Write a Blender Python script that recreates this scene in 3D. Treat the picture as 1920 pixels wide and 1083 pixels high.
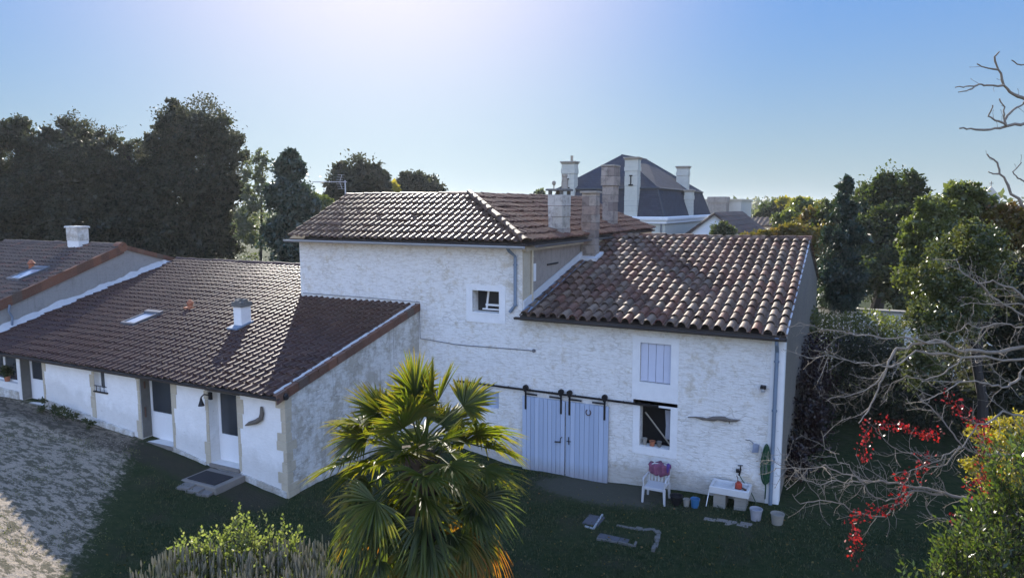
import bpy, bmesh, math, random
import numpy as np
from mathutils import Vector, Matrix
for o in list(bpy.data.objects): bpy.data.objects.remove(o, do_unlink=True)
S = bpy.context.scene
R = math.radians
# ------------------------------------------------------------------ camera
FPX = 1300.0; PIT = math.atan(153.5/FPX); YAW = math.atan(640/1300.0)
CAMZ = 8.2
cd = bpy.data.cameras.new('camera'); cam = bpy.data.objects.new('camera', cd)
S.collection.objects.link(cam); S.camera = cam
cd.sensor_width = 36; cd.lens = FPX/1920*36; cd.clip_start = 0.1; cd.clip_end = 6000
cam.location = (0, 0, CAMZ); cam.rotation_euler = (math.pi/2-PIT, 0, YAW)
S.render.resolution_x = 1024; S.render.resolution_y = 577
# ------------------------------------------------------------------ world, sun, exposure
SUN_AZ = R(36.5); SUN_EL = R(24.5); SKY_G = .18; SKY_K = 1.12; HAZE = .00018          # sun stands left of +Y
w = bpy.data.worlds.new('World'); S.world = w; w.use_nodes = True
nt = w.node_tree; nt.nodes.clear()
sky = nt.nodes.new('ShaderNodeTexSky'); sky.sky_type = 'NISHITA'; sky.sun_disc = False
sky.sun_elevation = SUN_EL; sky.sun_rotation = -SUN_AZ
sky.air_density = 1.0; sky.dust_density = 0.0; sky.ozone_density = 3.0; sky.altitude = 0
bg = nt.nodes.new('ShaderNodeBackground'); bg.inputs[1].default_value = 0.12
wo = nt.nodes.new('ShaderNodeOutputWorld')
# the sky's range is softened (as the phone's tone mapping did) by its own brightness: colour * k * lum^(g-1)
bw = nt.nodes.new('ShaderNodeRGBToBW'); nt.links.new(sky.outputs[0], bw.inputs[0])
pw = nt.nodes.new('ShaderNodeMath'); pw.operation = 'POWER'; nt.links.new(bw.outputs[0], pw.inputs[0]); pw.inputs[1].default_value = SKY_G-1
ml = nt.nodes.new('ShaderNodeMath'); ml.operation = 'MULTIPLY'; nt.links.new(pw.outputs[0], ml.inputs[0]); ml.inputs[1].default_value = SKY_K
vs_ = nt.nodes.new('ShaderNodeVectorMath'); vs_.operation = 'SCALE'; nt.links.new(sky.outputs[0], vs_.inputs[0]); nt.links.new(ml.outputs[0], vs_.inputs['Scale'])
vt_ = nt.nodes.new('ShaderNodeVectorMath'); vt_.operation = 'MULTIPLY'; nt.links.new(vs_.outputs[0], vt_.inputs[0]); vt_.inputs[1].default_value = (.80, .92, 1.12)
# brighter aureole round the sun and added fill light from the unseen half-sky behind the viewer, lifting shaded walls
tc = nt.nodes.new('ShaderNodeTexCoord'); nrm_ = nt.nodes.new('ShaderNodeVectorMath'); nrm_.operation = 'NORMALIZE'; nt.links.new(tc.outputs['Generated'], nrm_.inputs[0])
def wdot(v, lo, hi, gain, power):
    d = nt.nodes.new('ShaderNodeVectorMath'); d.operation = 'DOT_PRODUCT'; nt.links.new(nrm_.outputs[0], d.inputs[0]); d.inputs[1].default_value = v
    r = nt.nodes.new('ShaderNodeMapRange'); nt.links.new(d.outputs['Value'], r.inputs[0]); r.inputs[1].default_value = lo; r.inputs[2].default_value = hi
    p = nt.nodes.new('ShaderNodeMath'); p.operation = 'POWER'; nt.links.new(r.outputs[0], p.inputs[0]); p.inputs[1].default_value = power
    g = nt.nodes.new('ShaderNodeMath'); g.operation = 'MULTIPLY'; nt.links.new(p.outputs[0], g.inputs[0]); g.inputs[1].default_value = gain; return g.outputs[0]
g1 = wdot((-math.sin(SUN_AZ)*math.cos(SUN_EL), math.cos(SUN_AZ)*math.cos(SUN_EL), math.sin(SUN_EL)), .80, 1.0, 1.0, 3.2)
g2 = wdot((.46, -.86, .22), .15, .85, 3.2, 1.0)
a2 = nt.nodes.new('ShaderNodeMath'); a2.operation = 'ADD'; nt.links.new(g1, a2.inputs[0]); a2.inputs[1].default_value = 0
v3 = nt.nodes.new('ShaderNodeVectorMath'); v3.operation = 'SCALE'; nt.links.new(vt_.outputs[0], v3.inputs[0]); nt.links.new(a2.outputs[0], v3.inputs['Scale'])
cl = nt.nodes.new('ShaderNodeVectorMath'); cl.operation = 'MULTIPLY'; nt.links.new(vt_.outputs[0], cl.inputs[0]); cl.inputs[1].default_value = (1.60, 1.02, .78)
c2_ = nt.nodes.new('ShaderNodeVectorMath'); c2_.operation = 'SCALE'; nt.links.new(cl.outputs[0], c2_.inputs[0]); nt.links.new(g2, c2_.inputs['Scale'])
g0 = wdot((-math.sin(SUN_AZ)*math.cos(SUN_EL*.6), math.cos(SUN_AZ)*math.cos(SUN_EL*.6), math.sin(SUN_EL*.6)),   .84, 1.0, 1.0, 1.8)
wm = nt.nodes.new('ShaderNodeVectorMath'); wm.operation = 'MULTIPLY'; wm.inputs[0].default_value = (2.9, 2.0, 1.0); wm.inputs[1].default_value = (1, 1, 1)
wm2 = nt.nodes.new('ShaderNodeVectorMath'); wm2.operation = 'SCALE'; nt.links.new(wm.outputs[0], wm2.inputs[0]); nt.links.new(g1, wm2.inputs['Scale'])
wm3 = nt.nodes.new('ShaderNodeVectorMath'); wm3.operation = 'ADD'; nt.links.new(wm2.outputs[0], wm3.inputs[0]); nt.links.new(vt_.outputs[0], wm3.inputs[1]); v3 = wm3
hz_ = wdot((0, 0, -1), -.26, .02, .82, 1.4)     # pale haze low over the horizon
hg = nt.nodes.new('ShaderNodeMath'); hg.operation = 'MULTIPLY_ADD'; nt.links.new(g0, hg.inputs[0]); hg.inputs[1].default_value = .55; hg.inputs[2].default_value = 1
hc = nt.nodes.new('ShaderNodeVectorMath'); hc.operation = 'SCALE'; hc.inputs[0].default_value = (1.80, 2.28, 2.72); nt.links.new(hg.outputs[0], hc.inputs['Scale'])
hm_ = nt.nodes.new('ShaderNodeMix'); hm_.data_type = 'VECTOR'; nt.links.new(hz_, hm_.inputs[0]); nt.links.new(v3.outputs[0], hm_.inputs[4]); nt.links.new(hc.outputs[0], hm_.inputs[5])
class _O: outputs = [hm_.outputs[1]]
v3 = _O
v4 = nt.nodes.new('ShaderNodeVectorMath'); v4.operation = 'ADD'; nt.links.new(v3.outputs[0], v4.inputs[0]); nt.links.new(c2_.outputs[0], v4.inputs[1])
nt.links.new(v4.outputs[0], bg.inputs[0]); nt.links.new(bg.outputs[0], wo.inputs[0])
sl = bpy.data.lights.new('sun', 'SUN'); sl.energy = 5.0; sl.angle = R(0.53); sl.color = (1, .93, .82)
so = bpy.data.objects.new('sun', sl); S.collection.objects.link(so)
so.rotation_euler = (math.pi/2-SUN_EL, 0, math.pi+SUN_AZ); so.location = (-40, 60, 50)
S.view_settings.view_transform = 'Standard'; S.view_settings.look = 'None'
S.view_settings.exposure = 1.28; S.view_settings.gamma = 1.0
S.cycles.max_bounces = 6; S.cycles.transparent_max_bounces = 8

# ------------------------------------------------------------------ picture point -> place in the world
_C = np.array([0, 0, CAMZ]); _fh = np.array([-math.sin(YAW), math.cos(YAW), 0]); _r = np.array([math.cos(YAW), math.sin(YAW), 0]); _z = np.array([0, 0, 1.])
_f = _fh*math.cos(PIT)-_z*math.sin(PIT); _u = _z*math.cos(PIT)+_fh*math.sin(PIT)
def ray(px, py): return _f+_r*(px-960)/FPX-_u*(py-541.5)/FPX
def onX(px, py, X): d = ray(px, py); return Vector(_C+d*(X-_C[0])/d[0])
def onY(px, py, Y): d = ray(px, py); return Vector(_C+d*(Y-_C[1])/d[1])
def onZ(px, py, Z): d = ray(px, py); return Vector(_C+d*(Z-_C[2])/d[2])
def atD(px, py, D): return Vector(_C+ray(px, py)*D)
def hash_np(seed): return np.random.default_rng(seed)
random.seed(7)

# ------------------------------------------------------------------ ground height
def _ss(a, b, x): t = np.clip((x-a)/(b-a), 0, 1); return t*t*(3-2*t)
GX = [-90, -40, -23.5, -17.5, -15, -12.67, -9.5, -6, -1.4, 80]
GH = [2.3, 2.2, 1.9, 1.45, 1.1, .80, .16, .2, .42, .42]
def gz(x, y):
    h = np.interp(x, GX, GH)
    h = h*(1-_ss(60, 140, np.asarray(y, float)))
    return h
def G(x, y): return float(gz(x, y))

def onG(px, py):
    z = .2
    for _ in range(6): p = onZ(px, py, z); z = G(p.x, p.y)
    return p
# ------------------------------------------------------------------ node helpers and materials
class NT:
    def __init__(s, name):
        s.m = bpy.data.materials.new(name); s.m.use_nodes = True; s.t = s.m.node_tree; s.t.nodes.clear()
        s.out = s.n('ShaderNodeOutputMaterial'); s.p = s.n('ShaderNodeBsdfPrincipled'); s.l(s.p.outputs[0], s.out.inputs[0])
        s.pos = s.n('ShaderNodeNewGeometry').outputs['Position']
    def n(s, k, **kw):
        x = s.t.nodes.new(k)
        for a, b in kw.items(): setattr(x, a, b)
        return x
    def l(s, a, b): s.t.links.new(a, b)
    def val(s, inp, v):
        if isinstance(v, (int, float)): inp.default_value = v
        elif isinstance(v, (tuple, list)): inp.default_value = (*v, 1)[:4] if len(inp.default_value) == 4 else tuple(v)
        else: s.l(v, inp)
    def noise(s, scale, detail=4, rough=.6, vec=None, stretch=None, dist=0):
        x = s.n('ShaderNodeTexNoise'); x.inputs['Scale'].default_value = scale; x.inputs['Detail'].default_value = detail
        x.inputs['Roughness'].default_value = rough; x.inputs['Distortion'].default_value = dist
        s.l(s.vec(stretch, vec), x.inputs['Vector']); return x.outputs['Fac']
    def vec(s, stretch=None, vec=None):
        v = vec or s.pos
        if stretch:
            m = s.n('ShaderNodeMapping'); m.inputs['Scale'].default_value = stretch; s.l(v, m.inputs['Vector']); v = m.outputs[0]
        return v
    def voro(s, scale, stretch=None, feature='F1', out='Distance', rnd=1):
        x = s.n('ShaderNodeTexVoronoi'); x.feature = feature; x.inputs['Scale'].default_value = scale; x.inputs['Randomness'].default_value = rnd
        s.l(s.vec(stretch), x.inputs['Vector']); return x.outputs[out]
    def ramp(s, fac, stops, interp='LINEAR'):
        x = s.n('ShaderNodeValToRGB'); x.color_ramp.interpolation = interp
        e = x.color_ramp.elements
        while len(e) < len(stops): e.new(.5)
        for i, (p, c) in enumerate(stops):
            e[i].position = p; e[i].color = (*c, 1) if isinstance(c, (tuple, list)) else (c, c, c, 1)
        s.l(fac, x.inputs[0]); return x.outputs[0]
    def mix(s, fac, a, b, mode='MIX'):
        x = s.n('ShaderNodeMix'); x.data_type = 'RGBA'; x.blend_type = mode
        s.val(x.inputs[0], fac); s.val(x.inputs[6], a); s.val(x.inputs[7], b); return x.outputs[2]
    def math(s, op, a, b=0):
        x = s.n('ShaderNodeMath'); x.operation = op; s.val(x.inputs[0], a); s.val(x.inputs[1], b); return x.outputs[0]
    def attr(s, name='Col', out='Fac'):
        x = s.n('ShaderNodeAttribute'); x.attribute_name = name; return x.outputs[out]
    def bump(s, h, strength=.5, dist=.02):
        x = s.n('ShaderNodeBump'); x.inputs['Strength'].default_value = strength; x.inputs['Distance'].default_value = dist
        s.l(h, x.inputs['Height']); s.l(x.outputs[0], s.p.inputs['Normal']); return x
    def col(s, c, rough=.8, metal=0, spec=.4):
        s.val(s.p.inputs['Base Color'], c); s.val(s.p.inputs['Roughness'], rough); s.p.inputs['Metallic'].default_value = metal
        s.p.inputs['Specular IOR Level'].default_value = spec; return s
MATS = {}
def plain(name, c, rough=.7, metal=0, var=.25, bump=.15, sc=30, spec=.4):
    m = NT(name); n1 = m.noise(sc*.15, 4); n2 = m.noise(sc, 3)
    d = tuple(x*(1-var) for x in c); b = tuple(min(1, x*(1+var*.5)) for x in c)
    m.col(m.mix(m.noise(sc*.3, 5, .7), d, b), rough, metal, spec); m.bump(n2, bump, .01); MATS[name] = m.m; return m.m
def wallmat(name, base, stone, dark, rubble=1.0, scale=3.2, expose=.62, bstr=.6, streak=.5, patch=(.3, .25, .2)):
    """lime-washed rubble masonry: flat irregular stones under a thin coat, cream stones showing, rain streaks"""
    m = NT(name)
    cells = m.voro(scale, (1, 1, 2.8), 'DISTANCE_TO_EDGE'); cid = m.voro(scale, (1, 1, 2.3), 'F1', 'Color')
    joint = m.ramp(cells, [(0, 0.), (.09, 1.)])
    big = m.noise(.7, 5, .65); mid = m.noise(3.5, 5, .7); fine = m.noise(26, 4, .7)
    st = m.noise(1.4, 4, .7, None, (6, 6, .35))
    expo = m.ramp(m.math('ADD', m.math('MULTIPLY', mid, .6), m.math('MULTIPLY', big, .4)), [(expose-.03, 0.), (expose+.07, 1.)])
    tone = m.mix(m.ramp(m.n('ShaderNodeSeparateColor') and cid, [(0, .0), (1, 1.)]), tuple(c*.86 for c in stone), stone)
    c = m.mix(m.ramp(mid, [(.3, 0.), (.75, 1.)]), tuple(x*.88 for x in base), base)
    c = m.mix(m.math('MULTIPLY', expo, .85), c, tone)
    jf = m.math('MULTIPLY', m.ramp(joint, [(0, 1.), (1, 0.)]), m.ramp(m.noise(2.1, 4, .7), [(.42, 0.), (.62, 1.)]))
    c = m.mix(m.math('MULTIPLY', jf, .38*rubble), c, dark)
    hz = m.noise(5.5, 5, .8, None, (.8, .8, 4.0)); c = m.mix(m.math('MULTIPLY', m.ramp(hz, [(.50, 0.), (.60, 1.)]), .42*rubble), c, tuple(x*.74 for x in stone))
    c = m.mix(m.math('MULTIPLY', m.ramp(st, [(.55, 0.), (.8, 1.)]), streak*.55), c, dark)
    pit = m.noise(9, 3, .6, None, (1, 1, 1.6))
    c = m.mix(m.math('MULTIPLY', m.ramp(pit, [(.68, 0.), (.74, 1.)]), .5), c, patch)
    if name in ('lime_rubble', 'gable_stone', 'lime_white'):
        sz = m.n('ShaderNodeSeparateXYZ'); m.l(m.pos, sz.inputs[0]); z_ = sz.outputs[2]
        if name == 'lime_white': z_ = m.math('ADD', z_, m.math('MULTIPLY', m.math('ADD', sz.outputs[0], 5.4), .11))
        zz = m.math('ADD', z_, m.math('MULTIPLY', m.noise(1.6, 5, .7), -1.3))
        c = m.mix(m.math('MULTIPLY', m.ramp(zz, [(0, .55), (.35, 0.)]), .45 if name == 'lime_white' else 1.0), c, (.27, .24, .19))
    m.col(c, .93, 0, .2)
    h = m.math('ADD', m.math('MULTIPLY', m.math('SUBTRACT', 1, jf), .5*rubble), m.math('MULTIPLY', hz, 1.0*rubble)); h = m.math('ADD', h, m.math('ADD', m.math('MULTIPLY', mid, .9), m.math('MULTIPLY', fine, .35)))
    m.bump(h, bstr, .035); MATS[name] = m.m; return m.m
wallmat('lime_rubble', (.76, .75, .71), (.56, .50, .39), (.30, .27, .22), 1.1, 3.4, .56, .6, .5)
wallmat('lime_white', (.78, .77, .74), (.66, .6, .48), (.5, .47, .4), .25, 2.6, .74, .35, .1)
wallmat('gable_stone', (.70, .69, .645), (.42, .38, .31), (.17, .155, .13), .9, 3.0, .48, .9, 1.3)
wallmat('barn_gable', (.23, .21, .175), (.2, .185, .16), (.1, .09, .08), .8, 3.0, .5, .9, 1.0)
wallmat('grey_render', (.34, .33, .31), (.27, .26, .24), (.17, .165, .155), .4, 5, .55, .8, .9)
wallmat('beige_stone', (.50, .44, .33), (.44, .38, .28), (.25, .22, .17), .2, 1.5, .5, .6, .6)
wallmat('ashlar', (.48, .45, .38), (.40, .36, .28), (.12, .11, .09), .3, 1.1, .45, .6, 1.4)
wallmat('dark_ashlar', (.36, .33, .28), (.30, .26, .2), (.09, .08, .07), .3, 1.1, .45, .6, 1.6)
wallmat('brown_render', (.32, .28, .24), (.25, .21, .18), (.12, .1, .09), .3, 1.8, .5, .5, 1.4)
wallmat('mansion_wall', (.50, .50, .43), (.6, .6, .52), (.45, .44, .38), 0, 1.5, .7, .1, .3)
wallmat('plaster', (.72, .72, .70), (.7, .69, .66), (.55, .53, .5), 0, 2, .7, .2, .2)
wallmat('far_render', (.50, .47, .40), (.45, .42, .36), (.32, .29, .25), 0, 1, .6, .2, .5)
plain('white_mortar', (.52, .52, .51), .85, var=.2, bump=.6, sc=14)
plain('zinc', (.17, .18, .2), .45, .6, var=.35, sc=12)
plain('zinc_pale', (.42, .44, .46), .5, .4, var=.3, sc=10)
plain('blue_grey_pipe', (.16, .21, .27), .55, 0, var=.3, sc=10)
plain('dark_board', (.045, .038, .034), .7, var=.4, sc=20)
plain('black_iron', (.012, .012, .014), .5, .3, var=.3)
plain('rust_iron', (.09, .045, .03), .8, var=.5)
plain('chair_plastic', (.44, .44, .44), .4, var=.15, bump=.05)
plain('bucket_plastic', (.30, .30, .32), .5, var=.3, bump=.1)
plain('white_plastic', (.72, .72, .71), .35, var=.08, bump=.02)
plain('cream_stone', (.24, .225, .19), .9, var=.25, bump=.5, sc=12)
plain('gravel_pale', (.32, .28, .22), .95, var=.4, bump=.2, sc=40)
plain('old_concrete', (.14, .135, .12), .95, var=.35, bump=.6, sc=18)
plain('step_stone', (.20, .18, .155), .95, var=.3, bump=.5, sc=16)
plain('rubber_mat', (.02, .02, .022), .9, var=.3, bump=.6, sc=60)
plain('interior', (.02, .02, .022), .95, var=.3)
plain('driftwood', (.14, .12, .10), .9, var=.5, bump=.7, sc=25)
plain('terracotta', (.33, .12, .06), .8, var=.3)
plain('soil', (.05, .035, .025), .95, var=.4, bump=.8)
plain('red_enamel', (.35, .05, .03), .4, var=.2)
plain('blue_plastic', (.03, .12, .25), .45, var=.2)
plain('hose_green', (.018, .07, .032), .45, var=.3)
plain('bark_pale', (.21, .18, .14), .9, var=.5, bump=.8, sc=40)
plain('bark_dark', (.03, .026, .022), .95, var=.5, bump=.8, sc=14)
plain('palm_trunk', (.055, .04, .028), .95, var=.5, bump=1, sc=25)
plain('cloth_pink', (.20, .07, .12), .9, var=.6, sc=60)
plain('cloth_purple', (.10, .05, .22), .9, var=.5, sc=40)
plain('curtain_cloth', (.35, .36, .40), .9, var=.3, sc=20)
plain('stick_wood', (.28, .25, .2), .8, var=.3)
plain('slate_hip', (.05, .058, .07), .8, 0, var=.3)
def blockstone(name, cols, dark=(.07, .06, .055)):
    m = NT(name); a = m.attr(); n = len(cols); c = m.ramp(a, [(i/(n-1), x) for i, x in enumerate(cols)])
    n1 = m.noise(3, 5, .75); n2 = m.noise(16, 5, .75); c = m.mix(m.math('MULTIPLY', m.ramp(n1, [(.48, 0.), (.66, 1.)]), .65), c, dark); c = m.mix(m.math('MULTIPLY', m.ramp(n2, [(.55, 0.), (.7, 1.)]), .5), c, tuple(x*.5 for x in cols[0]))
    m.col(c, .95, 0, .2); m.bump(m.math('ADD', n1, n2), .7, .03); MATS[name] = m.m
blockstone('chimney_stone', [(.40, .37, .31), (.52, .49, .43), (.30, .26, .22), (.60, .57, .50)])
blockstone('old_chimney_stone', [(.26, .22, .18), (.36, .32, .27), (.19, .16, .14), (.33, .25, .2)])
def doorpaint():
    m = NT('blue_grey_boards')
    n = m.noise(6, 5, .7, None, (5, 5, .5)); n2 = m.noise(14, 4, .8, None, (3, 3, .4)); a = m.attr()
    c = m.mix(a, (.29, .35, .45), (.38, .44, .54)); c = m.mix(m.math('MULTIPLY', m.ramp(n2, [(.6, 0.), (.72, 1.)]), .6), c, (.30, .27, .24))
    sz = m.n('ShaderNodeSeparateXYZ'); m.l(m.pos, sz.inputs[0]); c = m.mix(m.ramp(m.math('ADD', sz.outputs[2], m.math('MULTIPLY', n, -.5)), [(0, .6), (.4, 0.)]), c, (.22, .2, .18))
    m.col(c, .75); m.bump(m.math('ADD', n, n2), .3, .01); MATS['blue_grey_boards'] = m.m
doorpaint()
def glassmat(name, c=(.02, .025, .03), rough=.06):
    m = NT(name); m.col(m.mix(m.noise(1.5, 2), c, tuple(x*1.8 for x in c)), rough, 0, .7); MATS[name] = m.m
glassmat('window_glass'); glassmat('skylight_glass', (.25, .27, .3), .15)
def tilemat(name, cols, lich=(.30, .29, .24), lichen=.5, dark=(.05, .042, .04), rough=.58, dirt=.5):
    m = NT(name); a = m.attr()
    n = len(cols); base = m.ramp(a, [(i/(n-1) if n > 1 else 0, c) for i, c in enumerate(cols)])
    n1 = m.noise(2.2, 5, .7); n2 = m.noise(22, 5, .75); n3 = m.noise(60, 3, .7)
    c = m.mix(m.math('MULTIPLY', m.ramp(n2, [(.5, 0.), (.68, 1.)]), lichen), base, lich)
    c = m.mix(m.math('MULTIPLY', m.ramp(n1, [(.45, 0.), (.7, 1.)]), dirt), c, dark)
    m.col(c, rough, 0, .16 if rough > .45 else .3); m.bump(m.math('ADD', n2, n3), .25, .006); MATS[name] = m.m
tilemat('tile_barn', [(.07, .038, .026), (.12, .066, .044), (.15, .062, .040), (.18, .115, .078), (.13, .095, .068), (.24, .17, .12)], lich=(.27, .23, .16), lichen=.55, rough=.62)
tilemat('tile_wing', [(.042, .017, .011), (.062, .026, .016), (.05, .022, .015), (.085, .042, .026)], lich=(.12, .095, .07), lichen=.35, dirt=.35, rough=.36)
tilemat('tile_block', [(.08, .046, .03), (.125, .072, .045), (.095, .057, .037), (.16, .09, .056)], lich=(.16, .14, .10), lichen=.5, dirt=.55, dark=(.03, .025, .02), rough=.5)
tilemat('tile_side', [(.085, .04, .026), (.13, .058, .036), (.10, .055, .038), (.17, .085, .055)], lich=(.2, .16, .11), lichen=.5, dirt=.35)
tilemat('tile_far', [(.07, .05, .043), (.10, .073, .06), (.085, .065, .055), (.15, .075, .055)], lich=(.15, .145, .12), lichen=.5)
tilemat('tile_verge', [(.15, .065, .04), (.12, .06, .04), (.2, .085, .05), (.1, .075, .06)], lich=(.2, .2, .17), lichen=.4, dirt=.3)
def slate():
    m = NT('slate')
    b = m.n('ShaderNodeTexBrick'); b.inputs['Scale'].default_value = 1.0; b.inputs['Brick Width'].default_value = .32; b.inputs['Row Height'].default_value = .2
    b.inputs['Mortar Size'].default_value = .01; b.inputs['Color1'].default_value = (.022, .030, .048, 1); b.inputs['Color2'].default_value = (.038, .048, .07, 1); b.inputs['Mortar'].default_value = (.02, .02, .03, 1)
    sp = m.n('ShaderNodeSeparateXYZ'); m.l(m.pos, sp.inputs[0]); cb = m.n('ShaderNodeCombineXYZ')
    m.l(m.math('ADD', sp.outputs[0], sp.outputs[1]), cb.inputs[0]); m.l(sp.outputs[2], cb.inputs[1]); m.l(cb.outputs[0], b.inputs['Vector'])
    m.col(m.mix(m.math('MULTIPLY', m.noise(.5, 4), .5), b.outputs[0], (.045, .04, .04)), .85, 0, .15); m.bump(b.outputs['Fac'], .3, .01); MATS['slate'] = m.m
slate()
def leafmat(name, cols, rough=.45, trans=.35, tcol=None, spec=.5):
    m = NT(name); a = m.attr(); n = len(cols)
    c = m.ramp(a, [(i/(n-1), x) for i, x in enumerate(cols)])
    m.col(c, rough, 0, spec)
    t = m.n('ShaderNodeBsdfTranslucent'); tm = m.n('ShaderNodeMix'); tm.data_type = 'RGBA'; tm.blend_type = 'MULTIPLY'; tm.inputs[0].default_value = 1
    m.l(c, tm.inputs[6]); tm.inputs[7].default_value = (*(tcol or (1.8, 2.0, .7)), 1); m.l(tm.outputs[2], t.inputs[0])
    x = m.n('ShaderNodeMixShader'); x.inputs[0].default_value = trans; m.l(m.p.outputs[0], x.inputs[1]); m.l(t.outputs[0], x.inputs[2]); m.l(x.outputs[0], m.out.inputs[0]); MATS[name] = m.m
leafmat('leaf_dark', [(.014, .019, .010), (.022, .028, .014), (.030, .032, .018), (.06, .055, .035)], trans=.4, tcol=(2.2, 2.1, 1.5), rough=.6)
leafmat('leaf_grey', [(.06, .075, .05), (.09, .10, .07), (.12, .125, .09)])
leafmat('leaf_conifer', [(.02, .035, .025), (.03, .05, .035), (.05, .07, .05)], trans=.15)
leafmat('leaf_mid', [(.022, .032, .012), (.036, .048, .016), (.055, .064, .024), (.09, .08, .04)], trans=.42, rough=.6)
leafmat('leaf_bright', [(.03, .045, .014), (.05, .07, .02), (.075, .09, .025), (.11, .105, .045)], rough=.28, trans=.42, tcol=(1.6, 1.9, .7))
leafmat('leaf_fresh', [(.07, .09, .03), (.11, .135, .045), (.15, .17, .07), (.2, .2, .12)], rough=.4, trans=.5, tcol=(1.6, 1.7, .7))
leafmat('leaf_glossy', [(.032, .045, .016), (.052, .066, .022), (.08, .09, .03), (.12, .11, .05)], rough=.28, trans=.32, tcol=(1.8, 1.8, .8))
leafmat('leaf_autumn', [(.07, .06, .015), (.11, .085, .02), (.13, .065, .018), (.15, .12, .03)])
leafmat('leaf_olive', [(.05, .065, .018), (.085, .10, .03), (.12, .13, .04), (.16, .16, .07)], rough=.4)
leafmat('leaf_yellow', [(.25, .22, .03), (.35, .28, .03), (.18, .2, .04)], trans=.4, tcol=(1.4, 1.4, .5))
leafmat('leaf_red', [(.13, .010, .012), (.22, .016, .016), (.30, .035, .02), (.07, .012, .010)], trans=.35, tcol=(1.8, .6, .6))
leafmat('leaf_maroon', [(.010, .005, .005), (.018, .006, .006), (.012, .013, .008)], trans=.15, tcol=(1.5, .6, .6))
leafmat('leaf_lavender', [(.18, .18, .13), (.25, .24, .18), (.32, .29, .24)], trans=.45, rough=.8, tcol=(1.3, 1.3, 1))
leafmat('leaf_palm', [(.010, .016, .008), (.024, .038, .012), (.075, .098, .017), (.16, .115, .02), (.21, .085, .025)], rough=.52, trans=.5, tcol=(2.0, 1.95, .45), spec=.5)
leafmat('grass_blades', [(.018, .034, .012), (.030, .048, .018), (.075, .072, .03)], rough=.7, trans=.25)
leafmat('grass_dry', [(.06, .075, .02), (.10, .105, .03), (.14, .12, .05)], rough=.8, trans=.3)
def groundmat():
    m = NT('ground'); sp = m.n('ShaderNodeSeparateXYZ'); m.l(m.pos, sp.inputs[0])
    X, Y = sp.outputs[0], sp.outputs[1]
    n1 = m.noise(1.1, 4, .6); n2 = m.noise(5.5, 5, .7, None, (1, 1.6, 1)); n3 = m.noise(30, 4, .7); n4 = m.noise(90, 3, .7)
    grass = m.mix(m.ramp(n2, [(.35, 0.), (.7, 1.)]), (.016, .030, .010), (.042, .052, .020))
    grass = m.mix(m.math('MULTIPLY', m.ramp(n1, [(.5, 0.), (.75, 1.)]), .6), grass, (.06, .05, .035))
    stone = m.mix(m.ramp(n3, [(.3, 0.), (.7, 1.)]), (.23, .185, .135), (.45, .37, .27))
    stone = m.mix(m.math('MULTIPLY', m.ramp(n4, [(.55, 0.), (.65, 1.)]), .5), stone, (.50, .42, .33))
    tuft = m.ramp(m.noise(3.6, 5, .75, None, (.8, 2.0, 1)), [(.47, 0.), (.54, 1.)])
    gravel = m.mix(m.math('MULTIPLY', tuft, .85), stone, (.075, .07, .042))
    s = m.math('ADD', X, m.math('MULTIPLY', Y, .95)); s = m.math('ADD', s, m.math('MULTIPLY', m.math('SUBTRACT', n2, .5), 2.6))
    mask = m.ramp(m.math('MULTIPLY', m.math('ADD', s, 6.6), 1.0), [(0, 1.), (.5, 0.)])
    near = m.ramp(m.math('MULTIPLY', m.math('SUBTRACT', Y, 12.6), 1.0), [(0, 1.), (.3, 0.)]); mask = m.math('MULTIPLY', mask, near)
    c = m.mix(mask, grass, gravel)
    # bare trodden earth along the foot of the low wing and in front of the barn doors
    d = m.math('ADD', m.math('ABSOLUTE', m.math('SUBTRACT', Y, 12.2)), m.math('MULTIPLY', n2, .9))
    strip = m.math('MULTIPLY', m.ramp(d, [(.75, 1.), (1.15, 0.)]), m.ramp(m.math('MULTIPLY', m.math('ADD', X, 12.4), -1), [(0, 0.), (.4, 1.)]))
    c = m.mix(m.math('MULTIPLY', strip, .6), c, (.05, .042, .034))
    dx = m.math('MULTIPLY', m.math('ADD', X, 6.1), .42); dy = m.math('SUBTRACT', Y, 18.0)
    rr = m.math('SQRT', m.math('ADD', m.math('MULTIPLY', dx, dx), m.math('MULTIPLY', dy, dy)))
    pm = m.ramp(m.math('ADD', rr, m.math('MULTIPLY', m.math('SUBTRACT', n2, .5), 1.1)), [(.7, 1.), (1., 0.)])
    c = m.mix(m.math('MULTIPLY', pm, .55), c, (.11, .10, .085))
    m.col(c, .97, 0, .1); m.bump(m.math('ADD', m.math('MULTIPLY', n2, 1.4), n3), .8, .05); MATS['ground'] = m.m
groundmat()

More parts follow.
